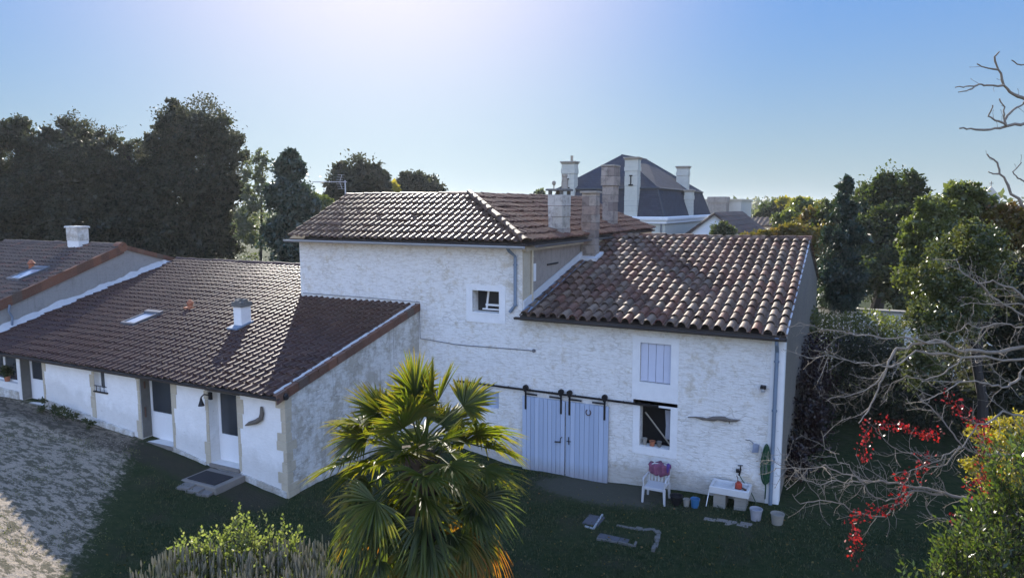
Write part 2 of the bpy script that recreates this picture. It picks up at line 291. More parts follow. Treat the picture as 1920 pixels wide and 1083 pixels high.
# ------------------------------------------------------------------ mesh builder
COL = S.collection
class MB:
    def __init__(s): s.v = []; s.f = []; s.c = []; s.cur = .5
    def add(s, vs, fs, c=None):
        n = len(s.v); s.v += [tuple(v) for v in vs]; s.f += [tuple(i+n for i in f) for f in fs]; s.c += [s.cur if c is None else c]*len(vs)
    def box(s, x0, x1, y0, y1, z0, z1, c=None):
        s.add([(x0, y0, z0), (x1, y0, z0), (x1, y1, z0), (x0, y1, z0), (x0, y0, z1), (x1, y0, z1), (x1, y1, z1), (x0, y1, z1)],
              [(0, 3, 2, 1), (4, 5, 6, 7), (0, 1, 5, 4), (1, 2, 6, 5), (2, 3, 7, 6), (3, 0, 4, 7)], c)
    def bbox(s, x0, x1, y0, y1, z0, z1, b=.02, c=None):
        """box with chamfered upper edges and corners"""
        vs = []
        for z, k in ((z0, 0), (z1-b, 0), (z1, b)):
            kk = k
            vs += [(x0+kk, y0+kk, z), (x1-kk, y0+kk, z), (x1-kk, y1-kk, z), (x0+kk, y1-kk, z)]
        fs = [(0, 3, 2, 1), (8, 9, 10, 11)]
        for r in (0, 4):
            for i in range(4): j = (i+1) % 4; fs.append((r+i, r+j, r+4+j, r+4+i))
        s.add(vs, fs, c)
    def prism(s, pts, d):
        """polygon pts extruded by vector d"""
        n = len(pts); d = Vector(d); vs = [Vector(p) for p in pts]+[Vector(p)+d for p in pts]
        s.add(vs, [tuple(range(n))[::-1], tuple(range(n, 2*n))]+[(i, (i+1) % n, n+(i+1) % n, n+i) for i in range(n)])
    def quad(s, a, b, c, d): s.add([a, b, c, d], [(0, 1, 2, 3)])
    def tube(s, pts, rad, seg=8, cap=True, c=None):
        pts = [Vector(p) for p in pts]; n = len(pts)
        if isinstance(rad, (int, float)): rad = [rad]*n
        vs = []; fs = []; up = None
        for i, p in enumerate(pts):
            t = (pts[min(i+1, n-1)]-pts[max(i-1, 0)])
            if t.length < 1e-9: t = Vector((0, 0, 1))
            t.normalize()
            if up is None: up = t.orthogonal().normalized()
            a = (up-t*up.dot(t)); a = a.normalized() if a.length > 1e-6 else t.orthogonal().normalized(); up = a; b = t.cross(a)
            for k in range(seg):
                q = 2*math.pi*k/seg; vs.append(p+(a*math.cos(q)+b*math.sin(q))*rad[i])
        for i in range(n-1):
            for k in range(seg): k2 = (k+1) % seg; fs.append((i*seg+k, i*seg+k2, (i+1)*seg+k2, (i+1)*seg+k))
        if cap: fs += [tuple(range(seg))[::-1], tuple(range((n-1)*seg, n*seg))]
        s.add(vs, fs, c)
    def lathe(s, cx, cy, prof, seg=20, c=None):
        vs = []; fs = []; n = len(prof)
        for r, z in prof:
            for k in range(seg): q = 2*math.pi*k/seg; vs.append((cx+r*math.cos(q), cy+r*math.sin(q), z))
        for i in range(n-1):
            for k in range(seg): k2 = (k+1) % seg; fs.append((i*seg+k, i*seg+k2, (i+1)*seg+k2, (i+1)*seg+k))
        fs += [tuple(range(seg))[::-1], tuple(range((n-1)*seg, n*seg))]
        s.add(vs, fs, c)
def wpos(o):
    p = Vector(o.location); q = o.parent
    while q: p += Vector(q.location); q = q.parent
    return p
def obj(name, mb, mat, parent=None, loc=None, smooth=False, label=None, cat=None, group=None, kind=None):
    """ONE mesh object from world-space shapes; the origin sits at loc (or at the parent's origin)"""
    me = bpy.data.meshes.new(name)
    if isinstance(mb, MB):
        base = Vector(loc) if loc else (wpos(parent) if parent else Vector((0, 0, 0)))
        v = np.array(mb.v, dtype=np.float64)-np.array(base)
        me.from_pydata(v.tolist(), [], mb.f)
        at = me.attributes.new('Col', 'FLOAT', 'POINT'); at.data.foreach_set('value', np.array(mb.c, dtype=np.float32))
    else:
        v, f, c = mb; base = Vector(loc) if loc else (wpos(parent) if parent else Vector((0, 0, 0)))
        v = np.asarray(v, dtype=np.float64)-np.array(base); f = np.asarray(f, dtype=np.int32); k = f.shape[1]
        me.vertices.add(len(v)); me.vertices.foreach_set('co', v.astype(np.float32).ravel())
        me.loops.add(f.size); me.loops.foreach_set('vertex_index', f.ravel())
        me.polygons.add(len(f)); me.polygons.foreach_set('loop_start', np.arange(0, f.size, k, dtype=np.int32)); me.polygons.foreach_set('loop_total', np.full(len(f), k, dtype=np.int32))
        me.update(calc_edges=True)
        at = me.attributes.new('Col', 'FLOAT', 'POINT'); at.data.foreach_set('value', np.asarray(c, dtype=np.float32))
    me.materials.append(MATS[mat] if isinstance(mat, str) else mat)
    if smooth: me.shade_smooth()
    me.update()
    o = bpy.data.objects.new(name, me); COL.objects.link(o)
    if parent: o.parent = parent; o.location = base-wpos(parent)
    else: o.location = base
    tag(o, label, cat, group, kind); return o
def tag(o, label=None, cat=None, group=None, kind=None):
    if label: o['label'] = label
    if cat: o['category'] = cat
    if group: o['group'] = group
    if kind: o['kind'] = kind
    return o
def thing(name, label, cat, loc, group=None):
    o = bpy.data.objects.new(name, None); o.empty_display_size = .3; COL.objects.link(o); o.location = Vector(loc)
    return tag(o, label, cat, group)
def copy_tree(o, parent=None, delta=None):
    c = o.copy(); COL.objects.link(c)
    if parent: c.parent = parent
    if delta is not None: c.location = Vector(o.location)+Vector(delta)
    for ch in list(o.children): copy_tree(ch, c)
    return c

# ------------------------------------------------------------------ ground sheet (structure)
def build_ground():
    xs = np.unique(np.concatenate([np.linspace(-700, -60, 14), np.linspace(-60, -30, 20), np.linspace(-30, 6, 110), np.linspace(6, 40, 20), np.linspace(40, 700, 14)]))
    ys = np.unique(np.concatenate([np.linspace(-120, 2, 10), np.linspace(2, 24, 80), np.linspace(24, 70, 30), np.linspace(70, 1600, 22)]))
    Xg, Yg = np.meshgrid(xs, ys); Z = gz(Xg, Yg)
    rg = hash_np(3)
    nearm = (Yg < 30) & (np.abs(Xg) < 40)
    Z = Z+np.where(nearm, (np.sin(Xg*3.1+Yg*1.7)*.012+np.sin(Xg*1.3-Yg*2.3)*.018+rg.normal(0, .008, Xg.shape)), 0)
    v = np.stack([Xg, Yg, Z], -1).reshape(-1, 3); nx, ny = len(xs), len(ys)
    i = np.arange(ny-1)[:, None]*nx+np.arange(nx-1)[None]; i = i.ravel()
    f = np.stack([i, i+1, i+1+nx, i+nx], 1)
    obj('ground', (v, f, np.full(len(v), .5)), 'ground', smooth=True, kind='structure')
build_ground()

# ------------------------------------------------------------------ tiles
def tiles(mb, O, U, V, nu, nv, pu, pv, prof, umin=None, umax=None, seed=1, lip=.025, lift=.035, jitter=.006, taper=0.0, umod=None):
    """courses of real tiles: O low corner, U along the eave, V up the slope; prof = [(t,h)] across one tile"""
    rg = random.Random(seed); U = Vector(U).normalized(); V = Vector(V).normalized(); N = U.cross(V); O = Vector(O)
    for j in range(nv):
        v0 = j*pv; v1 = (j+1)*pv+.03
        lo = umin(v0+pv*.5) if umin else -1e9; hi = umax(v0+pv*.5) if umax else 1e9
        for i in range(nu):
            u0 = i*pu
            if u0+pu < lo+.02 or u0 > hi-.02: continue
            c = min(1, max(0, rg.gauss(.5, .27))); dv = rg.uniform(-jitter, jitter)*2.4; dn = rg.uniform(-jitter, jitter)+.016*math.sin(u0*.8+seed)*math.sin(v0*1.1+seed*.7)+.008*math.sin(u0*2.3+v0*1.9)
            if rg.random() < .025: dv += rg.uniform(-.05, -.02); c = min(1, c+.25)
            low = []; up = []; bot = []
            for t, h in prof:
                u = u0+t*pu; ut = u0+(.5+(t-.5)*(1-taper))*pu if taper and h > .02 else u
                ua = min(max(u, lo), hi); ub = min(max(ut, lo), hi)
                low.append(O+U*ua+V*(v0+dv)+N*(h+lift+dn)); up.append(O+U*ub+V*v1+N*(h*(1-taper)+dn*.8)); bot.append(O+U*ua+V*(v0+dv)+N*(h+lift+dn-lip))
            n = len(prof); vs = low+up+bot
            fs = [(k, k+1, n+k+1, n+k) for k in range(n-1)]+[(2*n+k, 2*n+k+1, k+1, k) for k in range(n-1)]
            mb.add(vs, fs, c)
CANAL = [(0, -.015), (.10, -.028), (.17, -.01)]+[(.5-.33*math.cos(a), .012+.10*math.sin(a)) for a in [math.pi*k/8 for k in range(9)]]+[(.83, -.01), (.90, -.028), (1, -.015)]
ROLL = [(0, 0), (.06, .026), (.16, .052), (.28, .060), (.42, .048), (.54, .014), (.66, 0), (.97, -.002), (1, 0)]
ROLL2 = [(0, 0), (.09, .036), (.22, .064), (.36, .064), (.52, .030), (.66, 0), (1, 0)]
def ridge_caps(mb, A, B, r=.13, L=.42, seed=4, seg=9, lift=.0):
    A = Vector(A); B = Vector(B); d = (B-A); n = max(1, int(d.length/L)); T = d.normalized(); side = T.cross(Vector((0, 0, 1))).normalized(); up = side.cross(T); rg = random.Random(seed)
    for i in range(n):
        p0 = A+d*(i/n); p1 = A+d*((i+1)/n)+T*.04; r0 = r*rg.uniform(.95, 1.1); r1 = r0*.86; c = min(1, max(0, rg.gauss(.5, .25))); vs = []
        o = up*rg.uniform(-.01, .015)
        for p, rr in ((p0, r0), (p1, r1), (p0, r0-.025)):
            for k in range(seg): a = math.pi*k/(seg-1); vs.append(p+o+side*(rr*math.cos(a))+up*(rr*math.sin(a)*.9+lift))
        fs = [(k, k+1, seg+k+1, seg+k) for k in range(seg-1)]+[(2*seg+k, 2*seg+k+1, k+1, k) for k in range(seg-1)]
        mb.add(vs, fs, c)
def deck(mb, P, th=.08):
    """roof slab under the tiles, pts counter-clockwise seen from above"""
    P = [Vector(p) for p in P]; n = (P[1]-P[0]).cross(P[2]-P[0]).normalized(); mb.prism([p-n*th for p in P], n*(th-.012))
def facade(mb, x0, x1, z0, z1, y, holes, depth=.28, sgn=1):
    """wall face at y with openings (hx0,hx1,hz0,hz1) and reveals running back by depth"""
    xs = sorted({x0, x1, *[h[0] for h in holes], *[h[1] for h in holes]}); zs = sorted({z0, z1, *[h[2] for h in holes], *[h[3] for h in holes]})
    for a, b in zip(xs, xs[1:]):
        for c, d in zip(zs, zs[1:]):
            if any(h[0] <= (a+b)/2 <= h[1] and h[2] <= (c+d)/2 <= h[3] for h in holes): continue
            mb.quad((a, y, c), (b, y, c), (b, y, d), (a, y, d))
    for h in holes:
        a, b, c, d = h[:4]; q = y+depth
        mb.quad((a, y, c), (a, y, d), (a, q, d), (a, q, c)); mb.quad((b, y, d), (b, y, c), (b, q, c), (b, q, d))
        mb.quad((a, y, d), (b, y, d), (b, q, d), (a, q, d)); mb.quad((b, y, c), (a, y, c), (a, q, c), (b, q, c))
def gutter(parent, A, B, r=.065, mat='zinc'):
    A = Vector(A); B = Vector(B); T = (B-A).normalized(); side = T.cross(Vector((0, 0, 1))).normalized(); mb = MB(); vs = []; seg = 8
    for p in (A, B):
        for rr in (r, r-.008):
            for k in range(seg+1): a = math.pi+math.pi*k/seg; vs.append(p+side*rr*math.cos(a)+Vector((0, 0, rr*math.sin(a))))
    n = seg+1; fs = []
    for k in range(seg): fs += [(k, k+1, 2*n+k+1, 2*n+k), (n+k+1, n+k, 3*n+k, 3*n+k+1)]
    fs += [(0, n, 3*n, 2*n), (n-1, 2*n-1, 4*n-1, 3*n-1)]
    fs += [tuple(range(0, n)), tuple(range(2*n, 3*n))]
    mb.add(vs, fs)
    for k in range(int((B-A).length/1.1)+1):
        p = A+T*(.2+k*1.1); mb.tube([p+side*r*1.02, p+Vector((0, 0, -r*1.05)), p-side*r*1.02], .008, 4)
    return obj('gutter', mb, mat, parent)
def downpipe(parent, pts, r=.045, mat='blue_grey_pipe', y=None):
    mb = MB(); mb.tube(pts, r, 10); P = [Vector(p) for p in pts]
    L = 0
    for a, b in zip(P, P[1:]):
        d = b-a
        if d.length > .8:
            for k in range(int(d.length/1.3)+1):
                p = a+d*(k*1.3+.25)/d.length if (k*1.3+.25) < d.length else b; t = d.normalized(); mb.tube([p-t*.025, p+t*.025], r*1.35, 10)
                mb.box(p.x-.012, p.x+.012, p.y, p.y+r+.06, p.z-.012, p.z+.012)
    return obj('downpipe', mb, mat, parent, smooth=False)

# ================================================================== BARN (right hand building)
YF = 18.81; XB0 = -8.9; XB1 = -1.43
barn = thing('stone_barn', 'whitewashed stone barn with canal tile roof, sliding doors and blue shutter', 'barn', (-5.2, YF, 0))
BS = .247; BE = 4.98  # slope, eave height at Y=18.6
def barn_z(y): return BE+(y-18.6)*BS
d1 = (-8.89, -6.06, .02, 2.45)
w1 = (-5.23, -4.36, 3.30, 4.43); w2 = (-5.20, -4.33, 1.44, 2.62)
sd = (-10.35, -9.72, 1.9, 2.45)
mb = MB(); facade(mb, XB0, XB1, -.3, 4.92, YF, [w1, w2], .30)
# right gable
RY = 26.75; RZ = barn_z(RY)
BY = 35.2
mb2 = MB(); mb2.prism([(XB1, YF+.004, -.3), (XB1, BY, -.3), (XB1, BY, 4.85), (XB1, RY, RZ-.1), (XB1, YF+.004, 4.93)], (-.4, 0, 0))
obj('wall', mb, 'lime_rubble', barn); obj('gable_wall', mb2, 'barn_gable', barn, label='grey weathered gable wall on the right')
mb = MB(); mb.box(XB0+.05, XB1-.42, BY-.4, BY, -.3, 4.7); obj('wall', mb, 'gable_stone', barn)
mb = MB(); mb.prism([(XB1+.004, YF-.01, -.3), (XB1+.004, YF+.34, -.3), (XB1+.004, YF+.30, 4.9), (XB1+.004, YF-.01, 4.9)], (-.34, 0, 0)); obj('corner_quoin', mb, 'plaster', barn)
mb = MB(); deck(mb, [(XB0+.03, 18.55, barn_z(18.55)), (XB1+.02, 18.55, barn_z(18.55)), (XB1+.02, RY, RZ), (XB0+.03, RY, RZ)])
deck(mb, [(XB0+.03, RY, RZ-.003), (XB1+.02, RY, RZ-.003), (XB1+.02, BY+.2, RZ-(BY+.2-RY)*BS), (XB0+.03, BY+.2, RZ-(BY+.2-RY)*BS)])
roof = obj('roof', mb, 'dark_board', barn)
slen = math.hypot(RY-18.5, (RY-18.5)*BS)
nb = 24; pu = (XB1+.06-(XB0+.02))/nb; nr = 16; pv = slen/nr
tb = MB(); tiles(tb, (XB0+.02, 18.5, barn_z(18.5)+.035), (1, 0, 0), (0, 1, BS), nb, nr, pu, pv, CANAL, seed=11, lip=.02, lift=.04, jitter=.010, taper=.14)
ridge_caps(tb, (XB1+.1, RY, RZ+.05), (XB0+.3, RY, RZ+.05), .15, .50, 5)
# roof tiles on the far slope
tiles(tb, (XB1+.08, BY+.2, RZ-(BY+.2-RY)*BS+.04), (-1, 0, 0), (0, -1, BS), 24, 17, pu, pv, CANAL, seed=12, lift=.04)
obj('roof_tiles', tb, 'tile_barn', roof, smooth=False)
mb = MB(); vp = []; vr = []
for i in range(17):
    v = i*pv+.1; y = 18.5+v/math.hypot(1, BS); vp += [(XB1+.03, y, barn_z(y)+.03), (XB1+.03, y+.34, barn_z(y+.34)+.02), (XB1+.03, y+.42, barn_z(y+.42)+.02)]; vr += [.028, .03, .006]
mb.tube(vp, vr, 8)
obj('verge_mortar', mb, 'white_mortar', roof)
mb = MB(); mb.box(XB0+.02, XB1+.02, YF-.26, YF-.002, 4.83, 4.90); obj('eave_board', mb, 'dark_board', roof)
gutter(barn, (XB0-.1, 18.45, 4.93), (XB1+.05, 18.45, 4.90), .075, 'dark_board')
downpipe(barn, [(-1.62, 18.47, 4.9), (-1.62, 18.50, 4.75), (-1.62, 18.72, 4.5), (-1.62, 18.73, .12)], .05)
# surrounds
def surround(parent, h, wdt, y, mat='plaster', bot=.25):
    mb = MB(); a, b, c, d = h; t = .018
    mb.box(a-wdt, a, y-t, y+.01, c-bot, d+wdt*.8); mb.box(b, b+wdt, y-t, y+.01, c-bot, d+wdt*.8)
    mb.box(a, b, y-t, y+.01, d, d+wdt*.8); mb.box(a, b, y-t, y+.01, c-bot, c)
    return obj('surround', mb, mat, parent)
surround(barn, w1, .22, YF, bot=.62); surround(barn, w2, .2, YF, bot=.24)
# shutter: four boards
sh = MB(); n = 4
for i in range(n):
    a = w1[0]+(w1[1]-w1[0])*i/n; b = w1[0]+(w1[1]-w1[0])*(i+1)/n; sh.box(a+.006, b-.006, YF+.06, YF+.10, w1[2]+.02, w1[3]-.02)
shut = obj('window_shutter', sh, plain('shutter_paint', (.50, .53, .62), .6, var=.12, sc=14), barn, label='closed pale blue board shutter of the upper window')
mb = MB(); mb.box(w1[0], w1[1], YF+.115, YF+.14, w1[2], w1[3]); obj('shutter_backing', mb, 'dark_board', shut)
mb = MB(); mb.box(w2[0]-.4, w2[1]+.4, YF+.9, YF+.95, w2[2]-.4, w2[3]+.4); mb.box(w2[0]-.4, w2[1]+.4, YF+.31, YF+.9, w2[2]-.45, w2[2]-.4)
op = obj('window_opening', mb, 'interior', barn, label='dark open lower window with clutter inside')
mb = MB(); mb.tube([(w2[0]+.12, YF+.12, w2[3]-.22), (w2[1]-.04, YF+.2, w2[2]+.08)], .022, 6)
obj('wooden_stick', mb, 'stick_wood', None, loc=(w2[0]+.5, YF+.15, w2[2]), label='pale stick leaning diagonally inside the dark lower barn window', cat='stick')
mb = MB()
for k in range(7): mb.tube([(w2[1]-.20+k*.03, YF+.24+.012*(k % 2), w2[3]-.12), (w2[1]-.17+k*.022, YF+.25, w2[2]+.62), (w2[1]-.18+k*.028, YF+.24, w2[2]+.22)], .017, 5)
obj('curtain', mb, 'curtain_cloth', op)
def pot(cx, cy, z, r, h, mat, name, label, cat, group=None, fill='soil'):
    t = MB(); t.lathe(cx, cy, [(r*.72, z), (r*.95, z+h*.82), (r*1.06, z+h*.83), (r*1.06, z+h), (r*.93, z+h), (r*.90, z+h*.9)], 18)
    return obj(name, t, mat, None, loc=(cx, cy, z), smooth=False, label=label, cat=cat, group=group)
pot(-4.86, YF+.12, w2[2], .085, .15, 'terracotta', 'flower_pot', 'red clay pot at the middle of the lower barn window sill', 'pot')
pot(-5.08, YF+.12, w2[2], .07, .20, 'cream_stone', 'stone_jar', 'pale speckled jar at the left end of the lower barn window sill', 'jar')
pot(-4.66, YF+.12, w2[2], .075, .16, 'old_concrete', 'stone_jar', 'grey jar right of the red pot on the barn window sill', 'jar')
# sliding doors
def leaf_door(x0, x1, label):
    t = thing('sliding_door', label, 'door', (x0, YF-.08, .1), 'sliding barn doors hanging from the iron rail')
    bm_ = MB(); n = max(3, int(round((x1-x0)/.14)))
    for i in range(n):
        a = x0+(x1-x0)*i/n; b = x0+(x1-x0)*(i+1)/n; rb_ = random.Random(i*7+int(x0*10)); bm_.box(a+.005, b-.005, YF-.10+rb_.uniform(-.003, .003), YF-.065, .10+rb_.uniform(-.01, .01), 2.47, c=rb_.random())
    obj('door_boards', bm_, 'blue_grey_boards', t); bk = MB(); bk.box(x0+.01, x1-.01, YF-.063, YF-.04, .12, 2.45); obj('door_backing', bk, 'dark_board', t)
    for x, s in ((x0+.12, 1), (x1-.12, -1)):
        h = MB(); h.box(x-.028, x+.028, YF-.125, YF-.103, 2.07, 2.74); h.box(min(x, x+s*.38), max(x, x+s*.38), YF-.125, YF-.103, 2.53, 2.575)
        h.tube([(x, YF-.155, 2.745), (x, YF-.075, 2.745)], .085, 16); h.box(x-.045, x+.045, YF-.16, YF-.135, 2.62, 2.80)
        obj('roller_hanger', h, 'black_iron', t)
    return t
XM = onY(1062, 800, YF).x
tL = leaf_door(-8.86, XM-.015, 'left leaf of the blue-grey plank sliding barn door, hook latch on it')
tR = leaf_door(XM+.015, -6.10, 'right leaf of the blue-grey plank sliding barn door, under the horseshoe')
h = MB(); p = onY(1050, 828, YF-.13); h.tube([p+Vector((-.17, 0, -.02)), p+Vector((.02, 0, 0))], .022, 6); h.tube([p+Vector((.0, 0, 0)), p+Vector((.03, -.03, .13)), p+Vector((.07, -.02, .17))], .014, 6); obj('latch', h, 'black_iron', tL)
h = MB(); p = onY(1066, 825, YF-.13); h.tube([p+Vector((0, 0, .1)), p+Vector((.01, 0, -.13))], .014, 6); h.tube([p+Vector((-.06, 0, -.03)), p+Vector((.07, 0, -.03))], .012, 6); obj('latch', h, 'black_iron', tR)
mb = MB(); a = onY(1103, 774, YF-.12); pts = [a+Vector((.075*math.sin(t), 0, -.085*math.cos(t)))+Vector((0, 0, .02)) for t in [R(-150+300*k/14) for k in range(15)]]
mb.tube(pts, .014, 6); obj('horseshoe', mb, 'rust_iron', None, loc=a, label='rusty horseshoe nailed on the right sliding door leaf', cat='horseshoe')
a = onY(858, 712, YF-.09); b = onY(1235, 759, YF-.09)
mb = MB(); zr = 2.67; mb.box(a.x, b.x, YF-.118, YF-.088, zr-.03, zr+.03)
for k in range(9): x = a.x+.3+(b.x-a.x-.6)*k/8; mb.tube([(x, YF-.13, zr), (x, YF, zr)], .02, 8)
h_ = obj('door_rail', mb, 'black_iron', None, loc=(a.x, YF-.1, zr), label='long black iron rail above the sliding doors of the barn', cat='rail')
mb = MB(); q = onY(880, 712, YF-.1); mb.box(q.x-.12, q.x+.12, YF-.16, YF-.12, zr-.28, zr+.02); obj('rail_end_bracket', mb, 'black_iron', h_)

# ================================================================== MAIN BLOCK (middle)
XL = -17.7; XR = -8.9; ZE = 7.08
block = thing('tall_house', 'tall whitewashed house with wide roof of brown roll tiles and stone chimneys', 'house', (-13.3, YF, .3))
sqw = (-10.64, -9.70, 4.94, 5.62)
YE = 33.1; RX = -12.3; RYB = 21.6; RZB = 8.60
mb = MB(); facade(mb, XL, XR, -.2, ZE, YF, [sqw, sd], .38); obj('wall', mb, 'lime_rubble', block)
mb = MB(); mb.prism([(XR, YF+.004, 4.4), (XR, YE-.1, 4.4), (XR, YE-.1, ZE), (XR, YF+.004, ZE)], (-.35, 0, 0))
sw = obj('side_wall', mb, 'brown_render', block, label='stained brown rendered side wall above the barn roof')
mb = MB(); mb.prism([(XL, YF+.004, 2), (XL, YF+.004, ZE), (XL, RYB, RZB-.15), (XL, 24.6, ZE), (XL, 24.6, 2)], (.35, 0, 0)); mb.box(XL+.35, RX-3.5, 24.3, 24.6, 2, ZE); obj('side_wall', mb, 'gable_stone', block)
mb = MB(); mb.prism([(RX-3.5, YE, 2), (XR-.01, YE, 2), (XR-.01, YE, ZE), (RX, YE, RZB-.15), (RX-3.5, YE, ZE)], (0, -.35, 0)); mb.box(RX-3.5, RX-3.2, 24.6, YE-.35, 2, ZE); obj('back_wall', mb, 'ashlar', block)
surround(block, sqw, .22, YF, bot=.32)
# quoin strip and cornice on the side wall
mb = MB(); mb.box(XR+.001, XR+.025, YF-.02, YF+.55, 4.9, ZE-.1); obj('corner_quoin', mb, 'beige_stone', sw)
mb = MB(); mb.box(XR+.0, XR+.12, YF-.05, YE, ZE-.20, ZE+.02); mb.box(XL-.05, XR, YF-.12, YF-.002, ZE-.10, ZE+.03); obj('cornice', mb, 'beige_stone', block)
# small tilted window: frame, dark pane, open sash
a, b, c, d = sqw
mb = MB(); mb.box(a, b, YF+.36, YF+.40, c, d); wi = obj('window', mb, 'interior', block, label='small open window with its sash tilted in')
mb = MB(); mb.box(a+.30, b, YF+.30, YF+.35, c+.17, c+.23); mb.box(a+.22, b-.02, YF+.24, YF+.29, c+.05, c+.09)
mb.prism([(a+.30, YF+.30, c+.05), (a+.36, YF+.30, c+.05), (a+.42, YF+.34, d-.02), (a+.36, YF+.34, d-.02)], (0, .03, 0)); mb.box(a+.3, b, YF+.30, YF+.33, d-.05, d); obj('window_frame', mb, 'white_plastic', wi)
mb = MB(); mb.box(a-.03, b+.03, YF-.03, YF+.1, c-.05, c-.001); obj('window_sill', mb, 'plaster', wi)
mb = MB(); mb.box(sd[0], sd[1], YF+.1, YF+.14, sd[2]-.0, sd[3]); obj('window_shutter', mb, 'blue_grey_boards', block, label='blue grey shutter half hidden behind the palm')
# roof of the block: front wing (ridge along X) and side wing (ridge along Y)
sF = (RZB-7.12)/(RYB-18.42); sR = (RZB-7.12)/(RX-(-8.62))
zf = 7.12
mb = MB()
deck(mb, [(XL-.1, 18.42, zf), (-8.62, 18.42, zf), (RX, RYB, RZB), (XL-.1, RYB, RZB)])
deck(mb, [(-8.62, 18.42, zf), (-8.62, YE+.1, zf), (RX, YE+.1, RZB), (RX, RYB, RZB)])
deck(mb, [(XL-.1, RYB, RZB), (RX-3.5, RYB, RZB), (RX-3.5, 25, zf), (XL-.1, 25, zf)])
deck(mb, [(RX, RYB, RZB), (RX, YE+.1, RZB), (RX-3.7, YE+.1, zf), (RX-3.7, RYB, zf)])
broof = obj('roof', mb, 'dark_board', block)
lenF = math.hypot(RYB-18.42, RZB-zf); nvF = 8; pvF = lenF/nvF
tb = MB(); W = -8.62-(XL-.12)
tiles(tb, (XL-.12, 18.38, zf+.03), (1, 0, 0), (0, RYB-18.42, RZB-zf), 38, nvF, W/38, pvF, ROLL2, umax=lambda v: W-(v/lenF)*(-8.62-RX), seed=21, lip=.03, lift=.055, jitter=.012)
ridge_caps(tb, (XL-.1, RYB, RZB+.03), (RX, RYB, RZB+.03), .12, .42, 6)
ridge_caps(tb, (-8.62, 18.42, zf+.07), (RX, RYB, RZB+.10), .15, .42, 7)
obj('roof_tiles', tb, 'tile_block', broof)
tb = MB(); lenR = math.hypot(RX+8.62, RZB-zf); nvR = 9; pvR = lenR/nvR; Wd = YE+.12-18.42
tiles(tb, (-8.58, 18.42, zf+.03), (0, 1, 0), (RX+8.62, 0, RZB-zf), 60, nvR, Wd/60, pvR, ROLL2, umin=lambda v: (v/lenR)*(RYB-18.42), seed=22, lip=.03, lift=.06, jitter=.016)
ridge_caps(tb, (RX, RYB, RZB+.03), (RX, YE+.1, RZB+.03), .12, .42, 8)
tiles(tb, (RX-3.7, YE+.1, zf+.02), (0, -1, 0), (3.7, 0, RZB-zf), 46, 9, .25, math.hypot(3.7, RZB-zf)/9, ROLL2, seed=24, lift=.05)
obj('roof_tiles', tb, 'tile_side', broof, label='orange-brown tiles of the right hand slope')
gutter(block, (XL-.2, 18.30, 7.07), (-8.62, 18.30, 7.05), .075, 'zinc_pale')
gutter(block, (-8.50, 18.9, 7.05), (-8.50, 26.5, 7.04), .06, 'zinc')
downpipe(block, [(-9.18, 18.30, 7.02), (-9.18, 18.45, 6.9), (-9.12, 18.74, 6.72), (-9.12, 18.74, 5.25), (-9.30, 18.74, 5.02)], .05)
downpipe(block, [(-8.83, 19.35, 6.95), (-8.83, 19.35, 5.2)], .04, 'beige_stone')
# sheet-metal and mortar flashing along the barn roof
mb = MB(); f0 = Vector((XR+.03, 18.75, barn_z(18.75)+.10)); f1 = Vector((XR+.03, 25.0, barn_z(25)+.10)); mb.prism([f0, f1, f1+Vector((0, 0, .26)), f0+Vector((0, 0, .26))], (.05, 0, 0)); obj('flashing', mb, 'white_mortar', block)
mb = MB(); f0 = Vector((XR+.08, 18.6, barn_z(18.6)+.13)); f1 = Vector((XR+.08, 25.2, barn_z(25.2)+.13)); mb.prism([f0, f1, f1+Vector((.2, 0, -.03)), f0+Vector((.2, 0, -.03))], (0, 0, .012)); obj('flashing', mb, 'blue_grey_pipe', barn)
mb = MB(); mb.box(XR+.002, XR+.02, 19.55, 19.75, 5.9, 6.45); obj('meter_plate', mb, 'plaster', sw)
for yy, zz in ((20.6, 6.35), (21.0, 7.02)):
    mb = MB(); mb.tube([(XR+.04, yy, zz), (XR+.04, yy+.9, zz)], .025, 6); obj('wall_tie', mb, 'black_iron', sw)
# chimneys of stacked ashlar blocks
def chimney(parent, x0, x1, y0, y1, z0, z1, course=.38, mat='ashlar', cap='slab', seed=1, necks=()):
    rg = random.Random(seed); z = z0; mb = MB()
    while z < z1-.01:
        h = min(course*rg.uniform(.85, 1.15), z1-z); e = rg.uniform(-.012, .012); ex = .05 if any(abs(z-q) < course*.5 for q in necks) else 0
        xs_ = x0+(x1-x0)*rg.uniform(.3, .7)
        mb.bbox(x0-e-ex, xs_-.004, y0+rg.uniform(-.012, .012)-ex, y1+e+ex, z, z+h-.012, .012, c=rg.random()); mb.bbox(xs_+.004, x1+e+ex, y0+rg.uniform(-.012, .012)-ex, y1+e*.5+ex, z, z+h-.012, .012, c=rg.random()); z += h
    ch = obj('chimney', mb, mat, parent)
    mb = MB()
    if cap == 'slab':
        mb.bbox(x0-.07, x1+.07, y0-.07, y1+.07, z1+.12, z1+.19, .02)
        for px_, py_ in ((x0+.05, y0+.05), (x1-.05, y0+.05), (x0+.05, y1-.05), (x1-.05, y1-.05)): mb.box(px_-.05, px_+.05, py_-.05, py_+.05, z1-.01, z1+.12)
    elif cap == 'flat': mb.bbox(x0-.06, x1+.06, y0-.06, y1+.06, z1-.005, z1+.07, .02)
    elif cap == 'cornice':
        mb.bbox(x0-.08, x1+.08, y0-.08, y1+.08, z1-.005, z1+.10, .03); mb.bbox(x0-.14, x1+.14, y0-.14, y1+.14, z1+.102, z1+.22, .03)
    obj('chimney_cap', mb, 'dark_ashlar' if cap != 'slab' else 'old_concrete', ch)
    return ch
c1 = chimney(broof, -9.33, -8.82, 21.72, 22.48, 7.15, 8.62, .37, 'chimney_stone', 'slab', 1)
